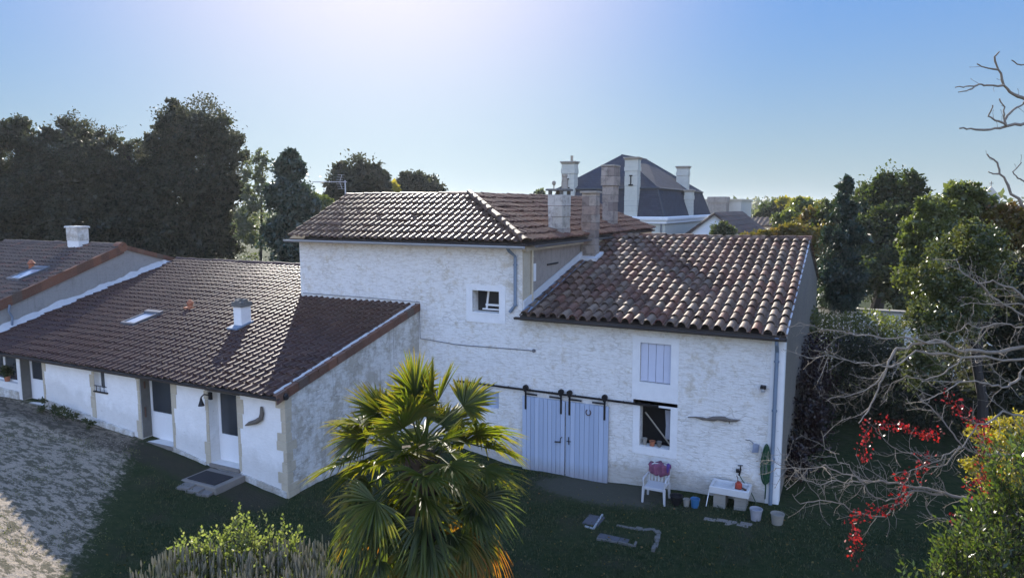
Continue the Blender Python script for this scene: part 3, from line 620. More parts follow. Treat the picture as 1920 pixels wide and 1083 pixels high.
mb = MB(); mb.lathe(-9.2, 21.9, [(.02, 8.80), (.02, 8.92), (.055, 8.95), (.07, 9.0), (.05, 9.06), (.01, 9.08)], 10); mb.lathe(-8.95, 22.25, [(.11, 8.8), (.12, 9.0), (.08, 9.2), (.10, 9.22), (.10, 9.3)], 10); obj('chimney_pot', mb, 'dark_ashlar', c1)
c2 = chimney(roof, -8.86, -8.34, 23.7, 24.15, 5.9, 8.70, .30, 'old_chimney_stone', 'flat', 2)
mb = MB(); mb.prism([(-8.89, 23.45, 6.28), (-8.20, 23.45, 6.28), (-8.20, 24.25, 6.47), (-8.89, 24.25, 6.47)], (0, 0, .10)); obj('flashing', mb, 'white_mortar', c2)
c3 = chimney(broof, -9.66, -9.20, 28.3, 29.05, 7.3, 9.9, .36, 'old_chimney_stone', 'flat', 3, necks=(9.0, 9.55))
mb = MB(); mb.prism([(-9.8, 28.0, 7.62), (-8.9, 28.0, 7.26), (-8.9, 29.2, 7.26), (-9.8, 29.2, 7.62)], (0, 0, .05)); obj('flashing', mb, 'zinc_pale', c3)
# television aerial on a mast at the left end of the ridge
ap = onY(648, 375, 21.9); mb = MB(); mt = thing('tv_aerial', 'grey television aerial on a mast at the left end of the tall roof', 'aerial', (ap.x, 21.9, 8.3))
mb.tube([(ap.x, 21.9, 8.2), (ap.x, 21.9, onY(648, 338, 21.9).z)], .025, 8); obj('mast', mb, 'zinc_pale', mt)
mb = MB(); e0 = onY(586, 341, 21.9); e1 = onY(650, 341, 21.9); mb.tube([e0, e1], .015, 6)
for k in range(9): q = e0.lerp(e1, .35+.07*k); mb.tube([q+Vector((0, -.22, 0)), q+Vector((0, .22, 0))], .008, 4); mb.tube([q+Vector((0, 0, -.03)), q+Vector((0, 0, .03))], .008, 4)
q = e0.lerp(e1, .8)
for s in (-1, 1):
    mb.tube([q, q+Vector((.12, 0, s*.28))], .01, 5)
    for k in range(3): mb.tube([q+Vector((.04*k, -.2, s*.09*(k+1))), q+Vector((.04*k, .2, s*.09*(k+1)))], .008, 4)
obj('antenna', mb, 'zinc_pale', mt)
# cable fixed along the wall
mb = MB(); zz = 5.05; P = [onY(568, 549, YF-.02), onY(680, 557, YF-.02), onY(786, 566, YF-.02), onY(788, 634, YF-.02), onY(860, 646, YF-.02), onY(1001, 657, YF-.02)]
mb.tube(P, .012, 5); mb.tube([P[-1]+Vector((0, -.03, 0)), P[-1]+Vector((0, .01, 0))], .055, 12)
obj('wall_cable', mb, 'zinc', None, loc=P[2], label='thin dark cable running along the white wall down to a round box', cat='cable')

# ================================================================== LOW WING (front left)
YW = 12.76; XW1 = -12.67; XW0 = -27.2; WS = .236
def wz(y): return 3.5+(y-12.5)*WS
wing = thing('low_wing_house', 'long low white cottage wing with glazed doors under a dark ribbed tile roof', 'house', (-20, YW, 1.2))
holes = dict(d3=(onY(393, 800, YW).x, onY(446, 800, YW).x, 1.27, 3.28), d2=(onY(264, 760, YW).x, onY(322, 760, YW).x, 1.48, 3.34), d1=(onY(38, 700, YW).x, onY(80, 700, YW).x, 1.9, 3.34), win=(-20.3, -19.72, 2.72, 3.30), big=(-26.3, onY(31, 690, YW).x, 2.45, 3.34))
mb = MB(); facade(mb, XW0, XW1, -.2, 3.46, YW, list(holes.values()), .34); obj('wall', mb, 'lime_white', wing)
mb = MB(); mb.prism([(XW1, YW+.004, -.2), (XW1, YF-.003, -.2), (XW1, YF-.003, wz(YF)-.08), (XW1, YW+.004, wz(YW)-.08)], (-.4, 0, 0)); obj('gable_wall', mb, 'gable_stone', wing, label='weathered grey gable wall beside the palm')
# ragged strip of bare corner stones
mb = MB(); rg = random.Random(5); z = .3
while z < 3.35:
    h = rg.uniform(.2, .36); wdt = rg.uniform(.10, .34); mb.bbox(XW1-wdt, XW1+.012, YW-.02, YW+rg.uniform(.15, .4), z, min(3.4, z+h-.01), .01); z += h
obj('corner_quoin', mb, 'beige_stone', wing, label='ragged beige corner stones')
for key, side in (('d3', 1), ('d3', -1), ('d2', 1), ('d2', -1), ('d1', 1), ('win', -1)):
    a, b, c, d = holes[key]; mb = MB(); z = c-.05 if key != 'win' else 1.75; rg = random.Random(hash(key+str(side)) % 97 if False else len(key)*7+side)
    while z < d-.02:
        h = rg.uniform(.22, .42); wdt = rg.uniform(.08, .24); zt = min(d, z+h)
        if side > 0: mb.box(b+.001, b+wdt, YW-.014, YW+.005, z, zt-.01)
        else: mb.box(a-wdt, a-.001, YW-.014, YW+.005, z, zt-.01)
        z += h
    obj('door_quoin' if key != 'win' else 'window_quoin', mb, 'beige_stone', wing)
mb = MB(); mb.box(holes['d3'][0]-.1, holes['d3'][1]+.12, YW-.016, YW+.004, 3.285, 3.36); obj('lintel', mb, 'old_concrete', wing)
# plinth
for xa, xb, zt in ((-22.8, -20.6, 2.12), (-20.6, -18.6, 1.88)):
    mb = MB(); mb.prism([(xa, YW-.07, .9), (xb, YW-.07, .9), (xb, YW-.07, zt-.20), (xa, YW-.07, zt)], (0, .065, 0)); obj('plinth', mb, 'gable_stone', wing)
mb = MB(); mb.prism([(-27.1, YW-.06, .9), (-24.3, YW-.06, .9), (-24.3, YW-.06, 2.2), (-27.1, YW-.06, 2.3)], (0, .055, 0)); obj('plinth', mb, 'gable_stone', wing)
mb = MB(); mb.prism([(-16.95, YW-.05, .6), (-15.62, YW-.05, .6), (-15.62, YW-.05, 1.26), (-16.95, YW-.05, 1.5)], (0, .045, 0)); obj('plinth', mb, 'gable_stone', wing); mb = MB(); mb.prism([(-14.3, YW-.05, .3), (-12.7, YW-.05, .3), (-12.7, YW-.05, .95), (-14.3, YW-.05, 1.18)], (0, .045, 0))
obj('plinth', mb, 'gable_stone', wing)
# reveals' left side stone, doors
def glazed_door(h, zsplit, name='door', frame='white_plastic', wood=False):
    a, b, c, d = h; y = YW+.30; mb = MB(); f = .10
    mb.box(a+.005, a+f, y, y+.05, c, d-.005); mb.box(b-f, b-.005, y, y+.05, c, d-.005); mb.box(a+f, b-f, y, y+.05, d-.10, d-.005); mb.box(a+f, b-f, y, y+.05, c, zsplit)
    mb.box(a+f+.06, b-f-.06, y-.012, y-.002, c+.12, zsplit-.1)
    t = obj(name, mb, frame, wing); g = MB(); g.box(a+f, b-f, y+.02, y+.03, zsplit, d-.10); obj('window_pane', g, 'window_glass', t)
    g = MB(); g.tube([(b-f+.03, y-.03, zsplit+.02), (b-f-.07, y-.04, zsplit+.02)], .012, 6); g.box(b-f+.01, b-f+.045, y-.012, y-.001, zsplit-.08, zsplit+.1); obj('handle', g, 'zinc_pale', t)
    s = MB(); s.box(a-.02, b+.02, YW-.06, YW+.35, c-.10, c-.003); obj('threshold', s, 'step_stone', wing); return t
glazed_door(holes['d3'], 2.02); glazed_door(holes['d2'], 2.28); glazed_door(holes['d1'], 2.6)
# folded-back old shutter on the left reveal of the second door
a = holes['d2'][0]; mb = MB(); mb.box(a+.004, a+.035, YW+.01, YW+.28, 1.55, 3.32); ds = obj('door_shutter', mb, 'old_concrete', wing, label='peeling grey shutter folded back beside the middle door')
mb = MB(); mb.tube([(a+.05, YW+.1, 2.15), (a+.05, YW+.1, 2.45)], .025, 6); mb.tube([(a+.05, YW+.12, 3.0), (a+.05, YW+.12, 3.2)], .025, 6); obj('hinge', mb, 'rust_iron', ds)
a = holes['d1'][0]; mb = MB(); mb.box(a+.004, a+.03, YW+.01, YW+.28, 1.95, 3.30); obj('door_shutter', mb, 'old_concrete', wing)
# small window
def simple_window(h, bars=1, y=YW+.16):
    a, b, c, d = h; mb = MB(); f = .05
    mb.box(a, a+f, y, y+.05, c, d); mb.box(b-f, b, y, y+.05, c, d); mb.box(a+f, b-f, y, y+.05, c, c+f); mb.box(a+f, b-f, y, y+.05, d-f, d)
    for k in range(bars): x = a+(b-a)*(k+1)/(bars+1); mb.box(x-.04, x+.04, y-.005, y+.045, c+f, d-f)
    t = obj('window', mb, 'white_plastic', wing); g = MB(); g.box(a+f, b-f, y+.02, y+.03, c+f, d-f); obj('window_pane', g, 'window_glass', t); return t
simple_window(holes['win']); simple_window(holes['big'], 1)
mb = MB(); a, b, c, d = holes['win']; mb.box(a-.02, b+.04, YW-.05, YW+.1, c-.04, c-.002)
for k in range(3): x = a+.1+k*.18; mb.tube([(x, YW-.02, c), (x, YW-.02, c+.16)], .01, 5)
mb.tube([(a, YW-.02, c+.16), (b, YW-.02, c+.16)], .012, 5); obj('window_guard', mb, 'black_iron', wing)
# roof of the wing
WY = 21.9; WZ = wz(WY); sl_ = math.hypot(1, WS)
mb = MB(); deck(mb, [(XW0-.3, 12.45, wz(12.45)), (XW1+.02, 12.45, wz(12.45)), (XW1+.02, YF, wz(YF)), (XL, YF, wz(YF)), (XL, WY, WZ), (-28.6, WY, WZ)])
deck(mb, [(-28.6, WY, WZ-.003), (XL, WY, WZ-.003), (XL, 29, WZ-7.1*WS), (-28.6, 29, WZ-7.1*WS)])
wroof = obj('roof', mb, 'dark_board', wing)
tb = MB(); Wl = XW1+.05-(-28.8); n_u = int(Wl/.245); puw = Wl/n_u; pvw = .362; yb = (YF-12.46)*sl_
def wing_umax(v): return Wl if v < yb-.05 else (XL-.02)-(-28.8)
def wing_umin(v): # skewed party wall: X runs from -26.85 at the eave to -28.2 at the ridge
    y = 12.4+v/sl_; xx = -26.75-(y-13.0)*(1.45/8.9); return xx-(-28.8)
tiles(tb, (-28.8, 12.46, wz(12.46)+.03), (1, 0, 0), (0, 1, WS), n_u, 27, puw, pvw, ROLL, umin=wing_umin, umax=wing_umax, seed=31, lip=.022, lift=.034, jitter=.009)
ridge_caps(tb, (-28.2, WY+.1, WZ+.06), (XL, WY+.1, WZ+.06), .12, .40, 9)
obj('roof_tiles', tb, 'tile_wing', wroof)
tb = MB()  # verge tiles along the right hand rake
nv = 17
for i in range(nv):
    y0 = 12.42+(YF-12.42)*i/nv; y1 = 12.42+(YF-12.42)*(i+1)/nv+.03; c = random.Random(i).random(); z0 = wz(y0)+.10; z1 = wz(y1)+.075
    tb.add([(XW1-.05, y0, z0), (XW1+.07, y0, z0), (XW1+.07, y1, z1), (XW1-.05, y1, z1), (XW1+.07, y0, z0-.25), (XW1+.07, y1, z1-.22), (XW1+.05, y0, z0-.25), (XW1+.05, y1, z1-.22), (XW1-.05, y0, z0-.03), (XW1+.05, y0, z0-.03)],
           [(0, 1, 2, 3), (1, 4, 5, 2), (4, 6, 7, 5), (0, 8, 9, 1), (1, 9, 6, 4)], c)
obj('verge_tiles', tb, 'tile_verge', wroof)
mb = MB(); rg = random.Random(3)
ys_ = [12.5+(YF-12.6)*i/60 for i in range(61)]; mb.tube([(XW1-.10, y0, wz(y0)+.085) for y0 in ys_], [rg.uniform(.025, .05) for _ in ys_], 6)
obj('verge_mortar', mb, 'white_mortar', wroof)
mb = MB(); mb.box(XW0, XW1+.05, 12.54, YW-.002, 3.41, 3.45); obj('eave_board', mb, 'dark_board', wroof)
gutter(wing, (-27.1, 12.44, 3.515), (XW1+.1, 12.44, 3.49), .05, 'dark_board')
# chimney on the wing roof
p = Vector((-17.66, 15.85, wz(15.85)))
cc = MB(); cc.bbox(-17.80, -17.46, 15.85, 16.25, 4.1, 5.10, .01); wch = obj('chimney', cc, 'plaster', wroof, label='square rendered chimney with broken crown')
cc = MB(); rg = random.Random(8)
for i in range(3):
    for j in range(3):
        if i == 1 and j == 1: continue
        x = -17.835+i*.14; y = 15.81+j*.16; cc.bbox(x, x+.13, y, y+.15, 5.101, 5.101+rg.uniform(.05, .17), .02)
cc.bbox(-17.84, -17.42, 15.81, 16.29, 5.02, 5.10, .01); obj('chimney_cap', cc, 'old_concrete', wch)
cc = MB(); cc.prism([(-17.86, 15.6, wz(15.6)+.09), (-17.40, 15.6, wz(15.6)+.09), (-17.40, 16.3, wz(16.3)+.09), (-17.86, 16.3, wz(16.3)+.09)], (0, 0, .05)); obj('flashing', cc, 'blue_grey_pipe', wch)
# terracotta vent tile
q = Vector((-21.2, 16.97, wz(16.97)+.05)); vt = MB(); vt.lathe(q.x, q.y, [(.10, q.z), (.085, q.z+.14), (.12, q.z+.16), (.11, q.z+.22), (.04, q.z+.3), (.0, q.z+.31)], 14); vt.box(q.x-.16, q.x+.16, q.y-.16, q.y+.16, q.z-.02, q.z+.05); obj('roof_vent', vt, 'terracotta', wroof)
# skylight
def skylight(parent, x0, x1, y0, y1, zf_, s, name='skylight'):
    mb = MB(); f = .07; H = .13
    def P(x, y, h): return Vector((x, y, zf_(y)+h))
    for (xa, xb, ya, yb_) in ((x0, x0+f, y0, y1), (x1-f, x1, y0, y1), (x0+f, x1-f, y0, y0+f), (x0+f, x1-f, y1-f, y1)):
        mb.prism([P(xa, ya, .03), P(xb, ya, .03), P(xb, yb_, .03), P(xa, yb_, .03)], (0, 0, H))
    mb.prism([P(x0-.05, y1, .06), P(x1+.05, y1, .06), P(x1+.05, y1+.16, .06), P(x0-.05, y1+.16, .06)], (0, 0, .13))
    t = obj(name, mb, 'zinc', parent); g = MB(); g.prism([P(x0+f, y0+f, .10), P(x1-f, y0+f, .10), P(x1-f, y1-f, .10), P(x0+f, y1-f, .10)], (0, 0, .03)); obj('window_pane', g, 'skylight_glass', t); return t
skylight(wroof, -22.45, -21.75, 15.15, 16.1, wz, WS)
# irregular mortar fillet along the party wall
mb = MB(); rg = random.Random(2); n = 46; A = Vector((-26.75, 13.0, wz(13.0))); B = Vector((-28.25, 21.9, wz(21.9)))
L0 = []; 
for i in range(n+1):
    q = A.lerp(B, i/n); e = rg.uniform(-.03, .05); k_ = 1 if i < n-2 else .5; L0.append((q+Vector((.16+e, 0, .07)), q+Vector((.08, 0, (.14+e)*k_)), q+Vector((-.02, 0, (.24+e*1.5)*k_)), q+Vector((-.1, 0, .18*k_))))
for i in range(n):
    for k in range(3): mb.quad(L0[i][k], L0[i][k+1], L0[i+1][k+1], L0[i+1][k])
obj('mortar_fillet', mb, 'white_mortar', wroof)

# ---- far left house, a little higher, its gable standing over the wing roof
fl = thing('upper_left_house', 'house at far left with lichen-covered tile roof above the rendered gable', 'house', (-31, 16, 2))
GA = Vector((-26.8, 12.9, 0)); 
def gp(y): return -26.8-(y-12.9)*(1.45/9.0)
AY = 19.1; AZ = 6.52; FS = .315; BS2 = .27
def fz(y): return AZ-(AY-y)*FS if y < AY else AZ-(y-AY)*BS2
mb = MB(); mb.prism([(gp(12.9), 12.9, 1), (gp(AY), AY, 1), (gp(26), 26, 1), (gp(26), 26, fz(26)-.08), (gp(AY), AY, AZ-.08), (gp(12.9), 12.9, fz(12.9)-.08)], (-.4, 0, 0)); obj('gable_wall', mb, 'grey_render', fl)
mb = MB(); mb.box(-38.5, gp(12.9)-.4, 12.9, 13.2, 1, fz(12.9)-.12); obj('wall', mb, 'grey_render', fl)
mb = MB(); deck(mb, [(-38.5, 12.3, fz(12.3)), (gp(12.3), 12.3, fz(12.3)), (gp(AY), AY, AZ), (-36.4, AY, AZ)]); deck(mb, [(-36.4, AY, AZ-.003), (gp(AY), AY, AZ-.003), (gp(26), 26, fz(26)), (-36.4, 26, fz(26))])
fr = obj('roof', mb, 'dark_board', fl); s2 = math.hypot(1, FS); tb = MB()
tiles(tb, (-38.6, 12.25, fz(12.25)+.03), (1, 0, 0), (0, 1, FS), 50, 20, .25, .36, ROLL2, umin=lambda v: v/s2*.32, umax=lambda v: gp(12.25+v/s2)+38.6+.02, seed=41, lift=.05, jitter=.01)
ridge_caps(tb, (-36.4, AY, AZ+.04), (gp(AY)+.1, AY, AZ+.04), .13, .42, 12); obj('roof_tiles', tb, 'tile_far', fr)
tb = MB()
for y_a, y_b, n in ((12.3, AY, 18), (AY, 21.9, 8)):
    for i in range(n):
        y0 = y_a+(y_b-y_a)*i/n; y1 = y_a+(y_b-y_a)*(i+1)/n; c = random.Random(i*3).random(); x0, x1 = gp(y0)+.06, gp(y1)+.06
        hh = .36 if y_a < 15 else .2
        tb.add([(x0-.12, y0, fz(y0)+.10), (x0, y0, fz(y0)+.10), (x1, y1, fz(y1)+.10), (x1-.12, y1, fz(y1)+.10), (x0, y0, fz(y0)+.10-hh), (x1, y1, fz(y1)+.10-hh), (x0-.055, y0, fz(y0)+.10-hh), (x1-.055, y1, fz(y1)+.10-hh)], [(0, 1, 2, 3), (1, 4, 5, 2), (4, 6, 7, 5)], c)
tb.tube([(gp(AY)-.3, AY-.05, AZ+.0), (gp(AY)+.1, AY-.05, AZ+.0)], .2, 16, c=.6)
obj('verge_tiles', tb, 'tile_verge', fr)
ca = onY(127, 465, 18.6); cb = onY(148, 465, 18.6)
fc = MB(); fc.bbox(ca.x, cb.x, 18.6, 19.05, 6.0, 6.75, .01); fch = obj('chimney', fc, 'plaster', fr); fc = MB(); fc.bbox(ca.x-.01, cb.x+.01, 18.585, 19.065, 6.751, 7.30, .02); fc.bbox(ca.x-.07, cb.x+.07, 18.54, 19.11, 7.301, 7.38, .03); obj('chimney_cap', fc, 'gable_stone', fch)
p = onY(38, 520, 15.6); skylight(fr, p.x-.4, p.x+.45, 15.3, 16.3, fz, FS)
q = onY(60, 512, 16.4); vt = MB(); vt.lathe(q.x, q.y, [(.10, fz(q.y)), (.09, fz(q.y)+.25), (.15, fz(q.y)+.28), (.05, fz(q.y)+.42)], 12); obj('roof_vent', vt, 'terracotta', fr)
mb = MB(); e = onX(8, 572, gp(13.6)+.02); mb.tube([e+Vector((0.05, .15, 0)), e+Vector((.05, .1, -.25)), e+Vector((.05, .2, -.45)), e+Vector((.05, .15, -.9))], .04, 6); obj('downpipe', mb, 'blue_grey_pipe', fl)

# ================================================================== MANSION
m0 = Vector(_C+ray(1247, 406)*62); MX = m0.x; MY = m0.y; MZ = 7.33
mans = thing('slate_roofed_mansion', 'large pale mansion with blue slate mansard roof and tall stone chimneys', 'mansion', (MX-7, MY+10, 0))
MXL = onY(1046, 355, MY+1).x-1.0; MYB = MY+22.2
mb = MB(); mb.box(MXL, MX, MY, MYB, 0, MZ-.3); mw = obj('wall', mb, 'mansion_wall', mans)
mb = MB(); mb.bbox(MXL-.35, MX+.35, MY-.35, MYB+.35, MZ-.30, MZ, .08); mb.box(MXL-.2, MX+.2, MY-.2, MYB+.2, MZ-.62, MZ-.302); obj('cornice', mb, 'plaster', mans)
BZ = 9.85; a = 1.0
lowr = [(MXL+.1, MY+.1), (MX-.1, MY+.1), (MX-.1, MYB-.1), (MXL+.1, MYB-.1)]; hi_ = [(MXL+a, MY+a), (MX-a, MY+a), (MX-a, MYB-a), (MXL+a, MYB-a)]
ap = onY(1166, 291, MY+7.2); ap2 = ap+Vector((.5, 7.5, 0))
mb = MB(); vs = [(*p, MZ) for p in lowr]+[(*p, BZ) for p in hi_]; mb.add(vs, [(0, 1, 5, 4), (1, 2, 6, 5), (2, 3, 7, 6), (3, 0, 4, 7)])
e = .12; up = [(x+(e if x > MX-6 else -e), y+(e if y > MY+8 else -e), BZ+.05) for x, y in hi_]
mb.add(up+[tuple(ap), tuple(ap2)], [(0, 1, 4), (1, 2, 5, 4), (2, 3, 5), (3, 0, 4, 5)]); mb.add([(*p, BZ) for p in hi_]+up, [(0, 1, 5, 4), (1, 2, 6, 5), (2, 3, 7, 6), (3, 0, 4, 7)])
mr = obj('roof', mb, 'slate', mans)
mb = MB()
for q in (0, 1, 2, 3): mb.tube([up[q], ap if q in (0, 1) else ap2], .05, 6); mb.tube([(*lowr[q], MZ+.02), (*hi_[q], BZ)], .08, 6)
for q in range(4): mb.tube([up[q], up[(q+1) % 4]], .10, 6)
mb.tube([ap, ap2], .1, 6); obj('hip_flashing', mb, 'slate_hip', mr)
def mchim(px0, px1, pyt, Y, zb, dep=1.0, anchor=True, seed=1, pot=False):
    A = onY(px0, pyt, Y); B = onY(px1, pyt, Y); c = chimney(mr, A.x, B.x, Y, Y+dep, zb, A.z-.25, .45, 'mansion_wall', 'cornice', seed, necks=(A.z-1.2,))
    if anchor:
        x = (A.x+B.x)/2; z = A.z-2.1; k = MB(); k.box(x-.05, x+.05, Y-.10, Y-.055, z-.45, z+.45); k.box(x-.22, x+.22, Y-.10, Y-.056, z-.50, z-.38); k.box(x-.15, x+.15, Y-.10, Y-.056, z+.34, z+.45); obj('anchor_plate', k, 'black_iron', c)
    if pot: k = MB(); k.lathe((A.x+B.x)/2+.2, Y+.5, [(.13, A.z), (.13, A.z+.45), (.16, A.z+.5)], 10); obj('chimney_pot', k, 'dark_ashlar', c)
    return c
mchim(1053, 1077, 302, MY+.5, MZ, seed=5, pot=True); mchim(1172, 1196, 294, MY-.02, MZ+.01, seed=6)
mchim(1269, 1290, 311, MY+14, 9.5, anchor=False, seed=7); mchim(1284, 1297, 355, MY+10.5, MZ+.01, 1.2, anchor=False, seed=8)
bx = [-.1]
for i, pxx in enumerate((1267, 1291, 1313)):
    q = onX(pxx, 440, MX); k = MB(); zt = 5.1+.1*0
    k.box(MX-.02, MX+.06, q.y-.45, q.y+.45, 3.9, 5.15); pts = [(MX-.02, q.y+.45*math.cos(t), 5.15+.45*math.sin(t)) for t in [math.pi*j/8 for j in range(9)]]; k.prism(pts, (.08, 0, 0)); wdw = obj('window', k, 'far_render', mans)
    k = MB(); k.box(MX+.061, MX+.07, q.y-.3, q.y+.3, 3.95, 5.2); obj('window_pane', k, 'window_glass', wdw)
k = MB(); k.tube([(MX-.3, MY-.12, MZ-.6), (MX-.3, MY-.12, 0)], .08, 8); obj('downpipe', k, 'zinc', mans)
k = MB()
for i in range(3): x = MX-2.2-i*3.2; k.box(x-.6, x+.6, MY-.05, MY-.001, 4.2, 6.2)
obj('window_surround', k, 'plaster', mans)

# ================================================================== DISTANT BUILDINGS
def gable_house(name, label, x0, x1, y0, y1, z0, ze, zr, wall, along='X', over=.3, cat='house'):
    t = thing(name, label, cat, ((x0+x1)/2, (y0+y1)/2, z0)); mb = MB(); mb.box(x0, x1, y0, y1, z0, ze)
    if along == 'X':
        ym = (y0+y1)/2; mb.prism([(x0, y0, ze+.001), (x0, ym, zr), (x0, y1, ze+.001)], (.3, 0, 0)); mb.prism([(x1-.3, y0, ze+.001), (x1-.3, ym, zr), (x1-.3, y1, ze+.001)], (.3, 0, 0))
        P = [[(x0-over, y0-over, ze), (x1+over, y0-over, ze), (x1+over, ym, zr+.1), (x0-over, ym, zr+.1)], [(x0-over, ym, zr+.1), (x1+over, ym, zr+.1), (x1+over, y1+over, ze), (x0-over, y1+over, ze)]]
        tl = [((x0-over, y0-over, ze+.03), (1, 0, 0), (0, ym-y0+over, zr+.1-ze), x1-x0+2*over), ((x1+over, y1+over, ze+.03), (-1, 0, 0), (0, -(ym-y0+over), zr+.1-ze), x1-x0+2*over)]
    else:
        xm = (x0+x1)/2; mb.prism([(x0, y0, ze+.001), (x1, y0, ze+.001), (xm, y0, zr)], (0, .3, 0)); mb.prism([(x0, y1-.3, ze+.001), (x1, y1-.3, ze+.001), (xm, y1-.3, zr)], (0, .3, 0))
        P = [[(x0-over, y1+over, ze), (x0-over, y0-over, ze), (xm, y0-over, zr+.1), (xm, y1+over, zr+.1)], [(xm, y1+over, zr+.1), (xm, y0-over, zr+.1), (x1+over, y0-over, ze), (x1+over, y1+over, ze)]]
        tl = [((x1+over, y0-over, ze+.03), (0, 1, 0), (-(x1-xm+over), 0, zr+.1-ze), y1-y0+2*over), ((x0-over, y1+over, ze+.03), (0, -1, 0), ((x1-xm+over), 0, zr+.1-ze), y1-y0+2*over)]
    obj('wall', mb, wall, t); mb = MB()
    for p in P: deck(mb, p, .12)
    r = obj('roof', mb, 'tile_far', t); tb = MB()
    for O, U, V, Lu in tl:
        l = Vector(V).length; nu = int(Lu/.5); nv_ = max(1, int(l/.6)); tiles(tb, O, U, V, nu, nv_, Lu/nu, l/nv_, [(0, 0), (.25, .08), (.5, .08), (.7, 0), (1, 0)], seed=int(x0*7) % 50, lift=.06, lip=.05)
    obj('roof_tiles', tb, 'tile_verge' if cat == 'annexe' else 'tile_far', r); return t
# long building whose gable shows right of the mansion
gA = onY(1340, 410, 80); gB = onY(1470, 445, 80)
gable_house('low_gabled_house', 'low house with blue-white gable and grey-brown roof right of the mansion', onY(1270, 430, 62).x, onY(1412, 430, 62).x, 62, 78, 0, 4.9, onY(1338, 402, 62).z, 'plaster', 'Y', cat='house')
q0 = onY(1385, 430, 84).x; q1 = onY(1428, 430, 84).x
gable_house('far_tiled_house', 'distant house with pinkish tiled roof, wall in shade, beyond the gabled house', q0, q1, 84, 94, 0, onY(1400, 425, 84).z, onY(1400, 410, 89).z, 'far_render', 'X')
q0 = onY(1430, 430, 80).x; q1 = onY(1478, 430, 80).x
gable_house('far_tiled_house', 'distant low house with purplish tiled roof just left of the yellowing trees', q0, q1, 80, 90, 0, onY(1450, 424, 80).z, onY(1450, 411, 85).z, 'far_render', 'X')
fb = thing('flat_roofed_block', 'plain beige flat-roofed building on the skyline right of the mansion', 'building', (-18, 116, 0)); mb = MB(); A = onY(1322, 372, 112); B = onY(1390, 372, 112)
mb.box(A.x, B.x, 112, 124, 0, A.z-.4); obj('wall', mb, 'far_render', fb); mb = MB(); mb.box(A.x-.15, B.x+.15, 111.85, 124.15, A.z-.399, A.z-.1); obj('parapet', mb, 'beige_stone', fb)
mb = MB(); C_ = onY(1330, 369, 110); D_ = onY(1364, 369, 110); mb.box(C_.x, D_.x, 109, 111.8, 4, C_.z-.9); mb.bbox(C_.x-.1, D_.x+.1, 108.9, 111.84, C_.z-.9, C_.z, .05); obj('annexe', mb, 'brown_render', fb)
# chapel bell gable far right
bp = onY(1857, 378, 121); bz = onY(1857, 348, 121).z
bt = thing('bell_gable', 'pale stone chapel bell gable with small cross showing above the right hand trees', 'bell gable', (bp.x, 121, 0))
x = bp.x; mb = MB(); hw = 1.15
pts = [(x-hw, 121, 0), (x+hw, 121, 0), (x+hw, 121, bz-1.6), (x, 121, bz-.1), (x-hw, 121, bz-1.6)]; mb.prism(pts, (0, .9, 0)); obj('wall', mb, 'far_render', bt)
mb = MB(); mb.prism([(x-.32, 120.97, bz-2.9)]+[(x-.32*math.cos(t), 120.97, bz-2.1+.32*math.sin(t)) for t in [math.pi*j/8 for j in range(9)]]+[(x+.32, 120.97, bz-2.9)], (0, .05, 0)); obj('bell_opening', mb, 'interior', bt)
mb = MB(); mb.lathe(x, 120.8, [(.22, bz-2.75), (.16, bz-2.5), (.1, bz-2.3), (.02, bz-2.2)], 10); obj('bell', mb, 'rust_iron', bt)
mb = MB(); mb.box(x-.05, x+.05, 121.4, 121.5, bz-.15, bz+.65); mb.box(x-.25, x+.25, 121.4, 121.5, bz+.28, bz+.38); obj('cross', mb, 'dark_ashlar', bt)
# white garden wall behind the hedge
A = onY(1535, 577, 36.5); B = onY(1720, 577, 36.5)
gw = thing('garden_wall', 'low white garden wall behind the clipped hedge right of the barn', 'wall', ((A.x+B.x)/2, 36.6, 0)); mb = MB(); zt = onY(1600, 578, 36.5).z; mb.box(A.x, B.x+3, 36.5, 36.8, -.1, zt-.1); obj('wall', mb, 'plaster', gw); mb = MB(); mb.bbox(A.x-.05, B.x+3.05, 36.42, 36.88, zt-.1, zt, .02); obj('coping', mb, 'cream_stone', gw)

# ================================================================== FOLIAGE
def kites(P, Nn, L, Wd, rg, droop=None):
    """one kite-shaped leaf per point: P base, Nn axis, random roll"""
    n = len(P); A = Nn/np.linalg.norm(Nn, axis=1, keepdims=True); rnd = rg.normal(size=(n, 3)); B = np.cross(A, rnd); B /= np.linalg.norm(B, axis=1, keepdims=True)+1e-9
    Cn = np.cross(A, B); L = np.asarray(L)[:, None]*np.ones((n, 1)); Wd = np.asarray(Wd)[:, None]*np.ones((n, 1))
    v = np.stack([P, P+A*L*.45+B*Wd*.5+Cn*L*.06, P+A*L, P+A*L*.45-B*Wd*.5+Cn*L*.06], 1).reshape(-1, 3)
    f = np.arange(n*4).reshape(n, 4); return v, f
def merge(parts):
    vs = []; fs = []; cs = []; o = 0
    for v, f, c in parts: vs.append(v); fs.append(f+o); cs.append(c); o += len(v)
    return np.concatenate(vs), np.concatenate(fs), np.concatenate(cs)
